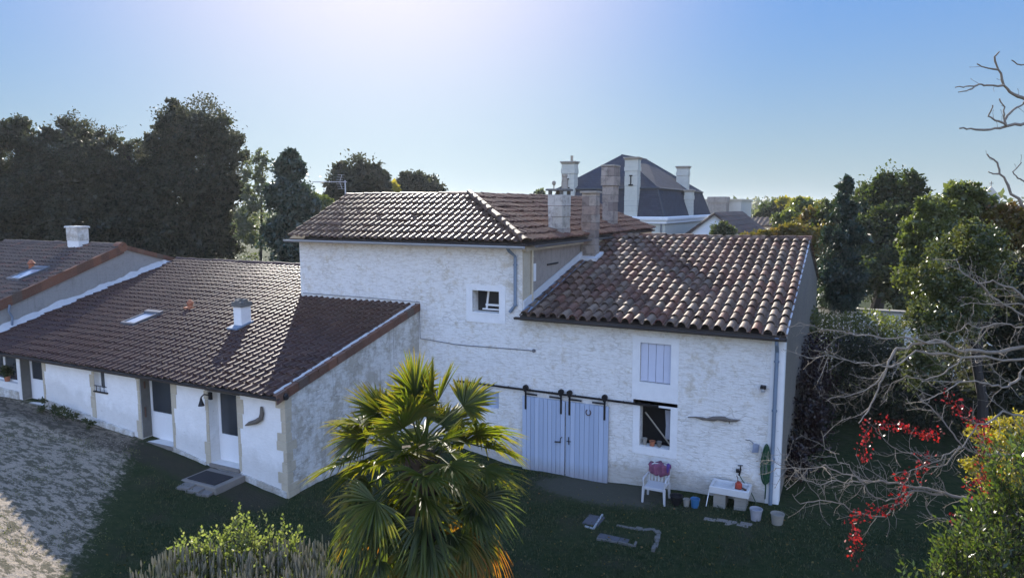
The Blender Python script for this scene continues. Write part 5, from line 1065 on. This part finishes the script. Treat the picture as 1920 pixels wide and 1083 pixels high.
# laurel in the lower right corner: upright shoots with pointed leaves
def shoots(name, label, cat, lobes, nshoot, leaves, leafL, mat, seed, length=.45, extra=(), upb=1.0, asp=.38):
    rg = hash_np(seed); P = []; N = []; mb = MB(); r2 = random.Random(seed); C0 = []
    for l in lobes:
        m = int(nshoot*l[6]) if len(l) > 6 else nshoot//len(lobes); d = rg.normal(size=(m, 3)); d /= np.linalg.norm(d, axis=1, keepdims=True); rr = rg.uniform(.55, 1.0, m)**.5
        C0 += [(np.array(l[:3])+d[i]*np.array(l[3:6])*rr[i], d[i]) for i in range(m)]
    for e in extra: C0.append((np.array(list(e)), np.array([0, 0, 1.])))
    for c, d in C0:
        ax = np.array([d[0]*.35, d[1]*.35, upb])+rg.normal(0, .25, 3); ax /= np.linalg.norm(ax); b = c-ax*length*.6; Ls = length*rg.uniform(.7, 1.2)
        mb.tube([Vector(b), Vector(b+ax*Ls)], [.005, .002], 4)
        for k in range(leaves):
            s = (k+.5)/leaves; a = k*2.4+rg.uniform(-.4, .4); o = np.cross(ax, [math.cos(a), math.sin(a), .3]); o /= np.linalg.norm(o)+1e-9
            P.append(b+ax*Ls*s); N.append(ax*(.55+.5*s)+o*.8)
    P = np.array(P); N = np.array(N); m = len(P); L = leafL*rg.uniform(.7, 1.25, m); v, f = kites(P, N, L, L*asp, rg)
    base = (lobes[0][0], lobes[0][1], G(lobes[0][0], lobes[0][1])); t = thing(name, label, cat, base)
    for l in lobes: mb.tube([Vector(base), Vector(base).lerp(Vector(l[:3]), .6)+Vector((.1, .05, 0)), Vector(l[:3])+Vector((0, 0, l[5]*.6))], [.05, .035, .008], 7)
    obj('stems', mb, 'bark_dark', t); obj('leaves', (v, f, np.repeat(np.clip(rg.normal(.5, .25, m), 0, 1), 4)), mat, t)
shoots('laurel_bush', 'sunlit laurel bush with upright pointed leaves filling the lower right corner', 'bush', [(*lob(1905, 1060, 7.6, 110, 150)[:6], .4), (*lob(1965, 900, 7.6, 110, 90)[:6], .25), (*lob(1845, 1085, 7.4, 100, 120)[:6], .35)], 620, 15, .075, 'leaf_bright', 601, extra=[atD(1700, 1075, 7.3), atD(1720, 1090, 7.3), atD(1688, 1058, 7.3)])
# lavender and the leafy shrub behind it, bottom left
def lavender():
    rg = hash_np(700); r2 = random.Random(700); parts = []
    cl = []
    for px, py, D in ((300, 1075, 10.6), (350, 1055, 10.9), (410, 1060, 11), (470, 1070, 10.8), (530, 1050, 11.2), (590, 1045, 11.3), (360, 1110, 10.2), (450, 1110, 10.2), (540, 1100, 10.5), (600, 1090, 10.8), (280, 1120, 10.1), (500, 1040, 11.5), (560, 1065, 11.0)): cl.append(atD(px, py, D))
    groups = [cl[:7], cl[7:]]
    for gi, g_ in enumerate(groups):
        parts = []
        b0 = g_[0]; t = thing('lavender_bush', ['grey lavender bush with spent flower spikes, left half of the clump at the bottom edge', 'grey lavender bush with spent flower spikes, right half of the clump beside the palm'][gi], 'lavender', (b0.x, b0.y, G(b0.x, b0.y)), 'lavender bushes at the bottom edge'); mb = MB()
        for c in g_:
            g0 = G(c.x, c.y)
            for k in range(85):
                a = r2.uniform(0, 6.28); sp = r2.uniform(0, .5); base = Vector((c.x+.22*math.cos(a)*r2.random(), c.y+.22*math.sin(a)*r2.random(), g0+.1)); tip = Vector((c.x+math.cos(a)*sp, c.y+math.sin(a)*sp, c.z+.10-sp*.35+r2.uniform(-.12, .1)))
                mid = base.lerp(tip, .5)+Vector((math.cos(a)*.05, math.sin(a)*.05, 0)); mb.tube([base, mid, tip], [.004, .003, .0025], 4, False)
                d = (tip-mid).normalized(); L = r2.uniform(.09, .16); mb.tube([tip, tip+d*L*.3, tip+d*L*.7, tip+d*L], [.006, .013, .011, .004], 6, c=r2.random())
            m = 700; P = np.array(list(c))+rg.normal(0, .2, (m, 3))*[1, 1, .7]+[0, 0, -.35]; L = .07*rg.uniform(.6, 1.4, m); v, f = kites(P, rg.normal(size=(m, 3))*.5+[0, 0, 1.3], L, L*.22, rg); parts.append((v, f, np.repeat(rg.uniform(0, .6, m), 4)))
        obj('flower_spikes', mb, 'leaf_lavender', t); obj('foliage', merge(parts), 'leaf_olive', t)
lavender()
ex = [atD(448, 955, 11.6), atD(440, 985, 11.6), atD(530, 975, 11.6), atD(380, 1000, 11.4), atD(345, 1015, 11.3), atD(500, 985, 11.5), atD(470, 1000, 11.5)]
shoots('leafy_shrub', 'leafy light green shrub rising through the lavender, tallest shoot pointing up', 'shrub', [(*lob(440, 1030, 11.5, 60, 45)[:6], .4), (*lob(520, 1040, 11.5, 50, 36)[:6], .25), (*lob(370, 1050, 11.2, 50, 40)[:6], .2), (*lob(500, 1080, 11.0, 80, 30)[:6], .15)], 290, 13, .065, 'leaf_fresh', 701, length=.42, extra=ex, asp=.7)

# ---------------------------------------------------------------- grass
def grass():
    rg = hash_np(800); n = 60000; X = rg.uniform(-17, 3.5, n); Y = rg.uniform(6, 18.6, n)
    keep = (X+.95*Y > -5.3) & ~((X < XW1+.1) & (Y > 11.6)) & ~((((X+6.1)*.42)**2+(Y-18)**2) < .6); X = X[keep]; Y = Y[keep]; m = len(X)
    P = np.stack([X, Y, gz(X, Y)-.01], 1); L = rg.uniform(.04, .09, m)*1.25; v, f = kites(P, rg.normal(size=(m, 3))*.5+[0, 0, 1], L, L*.28, rg)
    obj('lawn_grass', (v, f, np.repeat(rg.uniform(0, 1, m), 4)), 'grass_blades', None, label='short dark lawn grass in the shaded courtyard', cat='grass', kind='stuff')
    n = 26000; X = rg.uniform(-22, -12, n); Y = rg.uniform(5.5, 12.2, n); s = np.sin(X*4.1+np.sin(Y*3))*np.cos(Y*5.3+np.sin(X*2.2)); keep = (X+.95*Y < -5.2) & (s+rg.normal(0, .3, n) > .35); X = X[keep]; Y = Y[keep]; m = len(X)
    P = np.stack([X, Y, gz(X, Y)-.01], 1); L = rg.uniform(.02, .05, m); v, f = kites(P, rg.normal(size=(m, 3))*.6+[0, 0, 1], L, L*.4, rg)
    obj('gravel_weeds', (v, f, np.repeat(rg.uniform(0, 1, m), 4)), 'grass_dry', None, label='thin grass tufts growing through the pale gravel', cat='weeds', kind='stuff')
    n = 7000; X = rg.uniform(-22, -12, n); Y = rg.uniform(5.5, 12.4, n); keep = (X+.95*Y < -6.4); X = X[keep]; Y = Y[keep]; m = len(X); r = rg.uniform(.006, .017, m); Z = gz(X, Y)
    o = np.array([[1, 0, 0], [0, 1, 0], [-1, 0, 0], [0, -1, 0], [0, 0, .8], [0, 0, -.8]]); P = np.stack([X, Y, Z+.005], 1)[:, None]+o[None]*r[:, None, None]*rg.uniform(.7, 1.3, (m, 6, 1))
    F = np.array([[0, 1, 4], [1, 2, 4], [2, 3, 4], [3, 0, 4], [1, 0, 5], [2, 1, 5], [3, 2, 5], [0, 3, 5]]); f = (np.arange(m)[:, None, None]*6+F[None]).reshape(-1, 3)
    obj('gravel_stones', (P.reshape(-1, 3), f, np.repeat(rg.uniform(0, 1, m), 6)), 'gravel_pale', None, label='loose pale gravel stones over the yard at left', cat='gravel', kind='stuff')
grass()
rg = hash_np(880); n = 900; X = rg.uniform(-14, 3.5, n); Y = rg.uniform(7, 18.3, n); kp = ~((X < XW1+.2) & (Y > 12)); X, Y = X[kp], Y[kp]; m_ = len(X)
P_ = np.stack([X, Y, gz(X, Y)+.05], 1); L_ = rg.uniform(.04, .08, m_); v, f = kites(P_, rg.normal(size=(m_, 3))*[1, 1, .25], L_, L_*.7, rg)
obj('fallen_leaves', (v, f, np.repeat(rg.uniform(0, 1, m_), 4)), 'leaf_autumn', None, label='scattered fallen leaves on the dark lawn', cat='leaves', kind='stuff')

# ================================================================== SMALL THINGS
# plastic garden chair, cloth over its back
def chair():
    p = onG(1225, 944); x, y = p.x, min(p.y+.27, 18.36); g = G(x, y)
    t = thing('plastic_chair', 'white plastic garden chair against the barn wall under the lower window', 'chair', (x, y, g))
    w_ = .27; d_ = .25
    for sx in (-1, 1):
        for sy, nm in ((-1, 'front'), (1, 'back')):
            m = MB(); bx_ = x+sx*(w_+.03); by_ = y+sy*(d_+.03); m.add([(bx_-.025, by_-.02, g), (bx_+.025, by_-.02, g), (bx_+.025, by_+.02, g), (bx_-.025, by_+.02, g), (bx_-.035-sx*.02, by_-.03-sy*.02, g+.44), (bx_+.035-sx*.02, by_-.03-sy*.02, g+.44), (bx_+.035-sx*.02, by_+.03-sy*.02, g+.44), (bx_-.035-sx*.02, by_+.03-sy*.02, g+.44)], [(3, 2, 1, 0), (4, 5, 6, 7), (0, 1, 5, 4), (1, 2, 6, 5), (2, 3, 7, 6), (3, 0, 4, 7)]); obj('leg', m, 'chair_plastic', t)
        m = MB(); m.tube([(x+sx*(w_+.01), y-d_, g+.42), (x+sx*(w_+.03), y-d_-.01, g+.62), (x+sx*(w_+.03), y-d_+.06, g+.66), (x+sx*(w_+.02), y+d_, g+.66)], [.022, .022, .026, .022], 8); obj('armrest', m, 'chair_plastic', t)
    m = MB(); m.bbox(x-w_, x+w_, y-d_, y+d_, g+.41, g+.44, .015); m.bbox(x-w_, x+w_, y-d_-.02, y-d_+.01, g+.37, g+.439, .01); obj('seat', m, 'chair_plastic', t)
    m = MB()
    m.tube([(x-w_, y+d_, g+.42), (x-w_-.01, y+d_+.08, g+.82), (x-w_*.6, y+d_+.10, g+.90), (x+w_*.6, y+d_+.10, g+.90), (x+w_+.01, y+d_+.08, g+.82), (x+w_, y+d_, g+.42)], .022, 8)
    for k in range(5): xx = x-w_*.7+k*w_*.35; m.add([(xx-.02, y+d_+.01, g+.44), (xx+.02, y+d_+.01, g+.44), (xx+.02, y+d_+.10, g+.89), (xx-.02, y+d_+.10, g+.89), (xx-.02, y+d_+.02, g+.44), (xx+.02, y+d_+.02, g+.44), (xx+.02, y+d_+.11, g+.89), (xx-.02, y+d_+.11, g+.89)], [(0, 1, 2, 3), (7, 6, 5, 4), (0, 3, 7, 4), (1, 5, 6, 2)])
    obj('backrest', m, 'chair_plastic', t)
    # cloth: wavy sheet draped over the back
    m = MB(); nx, nz = 18, 9; vs = []
    rr = random.Random(4)
    for j in range(nz):
        s = j/(nz-1)
        for i in range(nx):
            u = i/(nx-1); yy = y+d_+.04-.02+.06*(1-abs(s*2-1))*0+(.035*math.sin(u*17)+.02*math.sin(u*31+j))
            if s < .6: z = g+.60+.34*(s/.6); yo = -.02
            else: z = g+.94-.20*((s-.6)/.4); yo = .16
            vs.append((x-w_-.02+u*(2*w_+.05)+rr.uniform(-.01, .01), yy+yo, z+.03*math.sin(u*9+j*.7)))
    m.add(vs, [(j*nx+i, j*nx+i+1, (j+1)*nx+i+1, (j+1)*nx+i) for j in range(nz-1) for i in range(nx-1)]); o = obj('draped_cloth', m, 'cloth_pink', None, loc=(x, y+d_, g+.9), smooth=True, label='crumpled pink and purple cloth over the back of the white chair', cat='cloth')
    o.modifiers.new('thickness', 'SOLIDIFY').thickness = .012
    m = MB(); m.lathe(x+w_-.02, y+d_+.03, [(.03, g+.72), (.05, g+.80), (.055, g+.93), (.03, g+.98)], 10); c = obj('cloth_fold', m, 'cloth_purple', o)
chair()
# stone sink on two piers
def sink():
    A = onY(1330, 905, 18.05); B = onY(1404, 928, 18.05); x0, x1 = A.x, B.x; y0, y1 = 18.05, 18.66; zt = (A.z+B.z)/2; G(A.x, 18)
    g = G(x0, 18.3); t = thing('stone_sink', 'white stone garden sink standing on two rough stone piers', 'sink', ((x0+x1)/2, 18.3, g))
    m = MB(); m.bbox(x0, x1, y0, y0+.09, zt-.18, zt, .015); m.bbox(x0, x1, y1-.07, y1, zt-.18, zt, .015); m.bbox(x0, x0+.07, y0+.09, y1-.07, zt-.18, zt, .015); m.bbox(x1-.08, x1, y0+.09, y1-.07, zt-.18, zt, .015); m.box(x0+.07, x1-.08, y0+.09, y1-.07, zt-.17, zt-.07); m.bbox(x0+.55, x0+.62, y0+.09, y1-.07, zt-.071, zt-.004, .01); obj('basin', m, plain('sink_white', (.52, .52, .51), .6, var=.15, sc=14), t)
    for xx in (x0+.12, x1-.38):
        m = MB(); rr = random.Random(int(xx*10)); z = g-.05
        while z < zt-.2: h = min(rr.uniform(.13, .2), zt-.181-z); e = rr.uniform(-.02, .02); m.bbox(xx+e, xx+.30+e*.5, y0+.04+e, y1-.06, z, z+h, .02); z += h+.001
        obj('pier', m, 'cream_stone', t)
    q = Vector((x0+.70, y0+.30, zt-.07)); m = MB(); m.lathe(q.x, q.y, [(.07, q.z), (.095, q.z+.04), (.09, q.z+.15), (.05, q.z+.18), (.05, q.z+.2)], 14)
    can = thing('watering_jug', 'small rusty red jug with a spout standing in the stone sink', 'jug', q); obj('body', m, 'red_enamel', can); m = MB(); m.tube([q+Vector((.08, -.02, .06)), q+Vector((.16, -.05, .03)), q+Vector((.26, -.08, .03))], [.02, .03, .02], 8); obj('spout', m, 'rust_iron', can); m = MB(); m.tube([q+Vector((-.02, 0, .2)), q+Vector((-.03, 0, .3)), q+Vector((-.06, 0, .36))], .012, 6); obj('handle', m, 'rust_iron', can)
    m = MB(); m.tube([(x0-.06, y0-.02, g), (x0+.0, y0+.12, zt-.04)], .012, 6); obj('leaning_rod', m, 'white_plastic', None, loc=(x0-.06, y0, g), label='thin white rod leaning on the left end of the stone sink', cat='rod')
sink()
# tap and hose
tp = onY(1388, 882, YF-.10); m = MB(); m.tube([(tp.x, YF, tp.z), (tp.x, YF-.14, tp.z)], .022, 8); m.tube([(tp.x, YF-.13, tp.z+.0), (tp.x-.02, YF-.14, tp.z-.12)], .025, 8); m.tube([(tp.x, YF-.08, tp.z), (tp.x, YF-.08, tp.z+.12)], .02, 6); m.tube([(tp.x-.07, YF-.08, tp.z+.13), (tp.x+.06, YF-.08, tp.z+.15)], .014, 6); m.box(tp.x-.11, tp.x-.03, YF-.12, YF-.03, tp.z-.06, tp.z+.02)
obj('garden_tap', m, 'black_iron', None, loc=tp, label='dark garden tap on the barn wall above the stone sink', cat='tap')
m = MB(); pts = [Vector((tp.x-.02, YF-.14, tp.z-.10)), onY(1392, 900, YF-.16), onY(1404, 915, YF-.12), onY(1412, 930, YF-.10), onY(1420, 948, YF-.12), Vector((onY(1428, 960, YF-.2).x, YF-.2, .03)), Vector((onY(1440, 965, YF-.2).x, YF-.22, .03))]; m.tube(pts, .013, 7); obj('garden_hose', m, 'hose_green', None, loc=pts[-1], smooth=True, label='green hose running from the tap down behind the sink', cat='hose')
# coil on the wall
c = onY(1438, 868, YF-.07); m = MB(); rr = random.Random(9)
for k in range(10):
    pts = []; w_ = .14-.013*k; h_ = .50+.07*rr.uniform(-1, 1); ox = rr.uniform(-.03, .03); oz = rr.uniform(-.08, .02)
    for i in range(25):
        a = 2*math.pi*i/24; sx = math.sin(a); cz = math.cos(a); pts.append(c+Vector((ox+w_*sx*(1-.35*(cz > 0)*cz), -.01-.008*k, oz+h_*cz)))
    m.tube(pts, .012, 6)
for k in range(4): x = c.x+rr.uniform(-.06, .1); m.tube([(x, YF-.10, c.z-.3), (x+.02, YF-.09, c.z-.65), (x+.01, YF-.08, c.z-.85-rr.uniform(0, .15))], .011, 5)
obj('hose_coil', m, 'hose_green', None, loc=c, smooth=True, label='green hose hung in long loops beside the barn downpipe', cat='hose')
# lamps
def box_lamp(px, py, label, h=.16):
    q = onY(px, py, YF-.06); t = thing('wall_lamp', label, 'lamp', q, 'small lamps on the outside walls'); m = MB(); m.bbox(q.x-.07, q.x+.07, YF-.14, YF-.001, q.z, q.z+h*.55, .02); obj('housing', m, 'black_iron', t); m = MB(); m.lathe(q.x, YF-.08, [(.045, q.z-.09), (.055, q.z-.03), (.05, q.z-.001)], 12); obj('glass', m, 'zinc_pale', t)
box_lamp(1431, 728, 'small black and white wall lamp near the top of the barn downpipe')
q = onY(1416, 838, YF-.08); t = thing('wall_lamp', 'grey floodlight on a bracket on the barn wall left of the hose loops', 'lamp', q, 'small lamps on the outside walls'); m = MB(); m.add([(q.x-.07, YF-.20, q.z-.12), (q.x+.09, YF-.20, q.z-.09), (q.x+.10, YF-.06, q.z+.08), (q.x-.05, YF-.06, q.z+.10), (q.x-.07, YF-.14, q.z-.14), (q.x+.09, YF-.14, q.z-.11), (q.x+.1, YF-.02, q.z+.05), (q.x-.05, YF-.02, q.z+.07)], [(0, 1, 2, 3), (7, 6, 5, 4), (0, 4, 5, 1), (1, 5, 6, 2), (2, 6, 7, 3), (3, 7, 4, 0)]); obj('housing', m, 'zinc', t); m = MB(); m.tube([(q.x, YF-.05, q.z+.05), (q.x-.15, YF-.03, q.z+.16), (q.x-.26, YF, q.z+.14)], .01, 5); obj('bracket', m, 'zinc', t)
q = onY(386, 748, YW-.12); t = thing('bell_lamp', 'black bell-shaped lamp on a scroll bracket left of the nearest cottage door', 'lamp', q, 'small lamps on the outside walls'); m = MB(); m.box(q.x+.02, q.x+.12, YW-.06, YW-.001, q.z-.02, q.z+.18); m.tube([(q.x+.07, YW-.05, q.z+.1), (q.x-.02, YW-.16, q.z+.14), (q.x-.09, YW-.2, q.z+.06)], .018, 6); obj('bracket', m, 'black_iron', t); m = MB(); m.lathe(q.x-.09, YW-.2, [(.085, q.z-.17), (.06, q.z-.10), (.035, q.z-.02), (.02, q.z+.05)], 14); obj('shade', m, 'black_iron', t)
q = onX(536, 744, XW1+.1); t = thing('wall_lamp', 'small black lamp high on the corner of the low cottage', 'lamp', q, 'small lamps on the outside walls'); m = MB(); m.lathe(q.x, q.y, [(.03, q.z+.10), (.07, q.z+.04), (.07, q.z-.04), (.04, q.z-.07)], 12); obj('shade', m, 'black_iron', t); m = MB(); m.tube([(q.x, q.y, q.z+.05), (XW1, q.y, q.z+.08)], .015, 6); obj('bracket', m, 'black_iron', t)
# driftwood pieces
a, b = onY(1290, 782, YF-.05), onY(1388, 787, YF-.05); m = MB(); n = 14; pts = [a.lerp(b, i/n)+Vector((0, -.01, .02*math.sin(i*.9))) for i in range(n+1)]; m.tube(pts, [.012+.05*math.sin(math.pi*min(1, (i/n)**1.5*1.02))+.012*math.sin(i*2.1)*(i > 3) for i in range(n+1)], 8); m.tube([pts[11], pts[11]+Vector((.03, -.02, -.09))], [.03, .012], 6)
obj('driftwood', m, 'driftwood', None, loc=a, smooth=True, label='long weathered driftwood branch fixed on the barn wall right of the lower window', cat='driftwood')
P = [onY(490, 762, YW-.06), onY(491, 775, YW-.06), onY(489, 784, YW-.07), onY(480, 790, YW-.08), onY(468, 793, YW-.07), onY(460, 797, YW-.05)]; m = MB(); m.tube(P, [.03, .055, .065, .065, .05, .015], 9); obj('driftwood', m, 'driftwood', None, loc=P[0], smooth=True, label='curved dark driftwood piece hung on the white wall near the cottage corner', cat='driftwood')
# doorstep, mat, paving slabs
g0 = G(-14.6, 12.2); x0, x1 = holes['d3'][0]+.05, holes['d3'][1]+.25; m = MB(); m.bbox(x0, x1, 11.75, YW-.07, .8, 1.17, .02); obj('doorstep', m, 'step_stone', None, loc=(x0, 12, 1), label='stone doorstep in front of the nearest cottage door', cat='step')
mb = MB(); mb.bbox(x0+.12, x1-.15, 11.85, 12.45, 1.171, 1.195, .008); obj('doormat', mb, 'rubber_mat', None, loc=(x0, 12, 1.17), label='black doormat lying on the stone doorstep', cat='doormat')
lb = ['first pale paving slab in the grass below the doorstep, left of three', 'middle pale paving slab of the three below the doorstep', 'right hand pale paving slab of the three below the doorstep']
for i, (px, py) in enumerate(((350, 910), (368, 916), (387, 922))):
    q = onG(px, py+2); m = MB(); g0 = G(q.x, q.y); an = .25; ex = Vector((math.cos(an), math.sin(an), 0)); ey = Vector((-math.sin(an), math.cos(an), 0)); c0 = Vector((q.x, q.y, g0-.02)); m.prism([c0-ex*.19-ey*.17, c0+ex*.18-ey*.17, c0+ex*.18+ey*.17, c0-ex*.19+ey*.16], (0, 0, .06)); obj('paving_slab', m, 'step_stone', None, loc=c0, label=lb[i], cat='paving slab', group='paving slabs below the doorstep')
# pots and buckets by the barn wall
def zpot(px, py, r, h, mat, name, label, cat, handle=False):
    q = onG(px, py); q.y = min(q.y, 18.78-r*1.1); g0 = G(q.x, q.y); m = MB(); m.lathe(q.x, q.y, [(r*.78, g0), (r*.98, g0+h*.92), (r*1.06, g0+h*.93), (r*1.06, g0+h), (r*.95, g0+h), (r*.88, g0+h*.75), (.0, g0+h*.74)], 20)
    if handle:
        t = thing(name, label, cat, (q.x, q.y, g0)); obj('body', m, mat, t, smooth=False); k = MB(); pts = [Vector((q.x+r*1.07*math.cos(a), q.y-r*.25*math.sin(a), g0+h*.95-r*.75*math.sin(a))) for a in [math.pi*i/10 for i in range(11)]]; k.tube(pts, .006, 5); obj('handle', k, 'zinc', t); return t
    return obj(name, m, mat, None, loc=(q.x, q.y, g0), label=label, cat=cat)
zpot(1268, 944, .17, .24, 'black_iron', 'black_planter', 'wide black planter right of the white chair', 'planter')
zpot(1287, 948, .09, .20, 'cream_stone', 'small_white_pot', 'small white pot between the black planter and the blue can', 'pot')
bc = zpot(1303, 950, .12, .24, 'blue_plastic', 'blue_can', 'blue bucket left of the stone sink', 'bucket', True)
zpot(1417, 974, .15, .30, 'bucket_plastic', 'white_bucket', 'white bucket at the right foot of the stone sink', 'bucket', True)
zpot(1457, 982, .16, .28, 'cream_stone', 'grey_pot', 'pale grey plant pot at the foot of the barn corner', 'pot')
# stone and board edgings in the lawn
def edging(label, pts, mat, h=.06, w_=.05, name='border_edging', rough=False, seed=1):
    m = MB(); rr = random.Random(seed); P = [onG(x, y) for x, y in pts]
    for a, b in zip(P, P[1:]):
        d = b-a; L = d.length; n = max(1, int(L/(.16 if rough else 5))); t_ = d.normalized(); s = Vector((-t_.y, t_.x, 0))
        for i in range(n):
            p = a+d*(i/n); q = a+d*((i+.92)/n); e = rr.uniform(-.02, .02) if rough else 0; ww = w_*(1+rr.uniform(-.3, .5) if rough else 1); hh = h*(1+rr.uniform(-.4, .5) if rough else 1); z = G(p.x, p.y)-.03
            c = [p-s*ww+s*e, q-s*ww+s*e, q+s*ww+s*e, p+s*ww+s*e]; c = [Vector((v.x, v.y, z)) for v in c]; m.prism(c, (0, 0, hh+.03))
    return obj(name, m, mat, None, loc=P[0], label=label, cat='edging', group='edgings set in the lawn before the barn')
edging('bent metal edging of the small bed nearest the barn doors', [(1097, 988), (1113, 992), (1131, 964)], 'zinc_pale', .05, .02)
edging('long pale edging board at the front of the larger bed', [(1119, 1011), (1160, 1017), (1190, 1024), (1193, 1017)], 'old_concrete', .05, .025)
edging('row of pale cobbles along the back of the larger bed', [(1157, 986), (1180, 990), (1204, 995), (1225, 992), (1234, 1003), (1230, 1020), (1224, 1034)], 'old_concrete', .05, .05, 'cobble_border', True, 4)
for i, (x, y, w_, h_, l) in enumerate([(1113, 976, .42, .55, 'dark slab inside the small bed near the barn doors'), (1150, 1010, .75, .22, 'dark slab along the front of the larger bed')]):
    q = onG(x, y); m = MB(); z = G(q.x, q.y); m.bbox(q.x-w_/2, q.x+w_/2, q.y-h_/2, q.y+h_/2, z-.04, z+.035, .01); obj('stone_slab', m, plain('slab_dark%d' % i, (.09, .09, .10), .9, var=.3), None, loc=(q.x, q.y, z), label=l, cat='slab', group='dark slabs set in the lawn')
q = onG(1376, 984); m = MB(); rr = random.Random(6)
for k in range(7): x = q.x+rr.uniform(-.6, .5); y = q.y+rr.uniform(-.12, .2); z = G(x, y); m.bbox(x-.14, x+.14, y-.08, y+.08, z-.03, z+.03, .01)
obj('flagstones', m, 'step_stone', None, loc=q, label='broken flagstones in the grass before the stone sink', cat='flagstones', kind='stuff')
# potted plant on the far left window sill
q = Vector((-25.0, YW+.05, 2.46)); t = thing('potted_plant', 'green potted plant on the sill of the far left cottage window', 'plant', q); m = MB(); m.lathe(q.x, q.y, [(.07, q.z), (.1, q.z+.16), (.11, q.z+.17)], 12); obj('pot', m, 'terracotta', t); obj('foliage', leaf_cloud([(q.x, q.y, q.z+.35, .2, .14, .2)], 500, .07, 9), 'leaf_mid', t)
# plants along the foot of the cottage
tree('weedy_plant', 'low straggly plants along the plinth between the two left cottage doors', [(-22.2, 12.45, 2.05, .5, .12, .2), (-21.3, 12.4, 1.95, .5, .14, .18), (-20.2, 12.4, 1.8, .4, .1, .1)], (-21.3, 12.4), 1200, .06, 'leaf_mid', 801, .01, cat='plants', fill=0)

# ---------------------------------------------------------------- the air
mb = MB(); mb.box(-760, 760, -130, 1650, -1.3, 19.5)
hm = bpy.data.materials.new('haze'); hm.use_nodes = True; ht = hm.node_tree; ht.nodes.clear(); ho = ht.nodes.new('ShaderNodeOutputMaterial'); hv = ht.nodes.new('ShaderNodeVolumePrincipled')
hv.inputs['Color'].default_value = (.86, .92, 1, 1); hv.inputs['Density'].default_value = HAZE; hv.inputs['Anisotropy'].default_value = .45
ht.links.new(hv.outputs[0], ho.inputs['Volume']); MATS['haze'] = hm
obj('haze', mb, 'haze', kind='stuff')
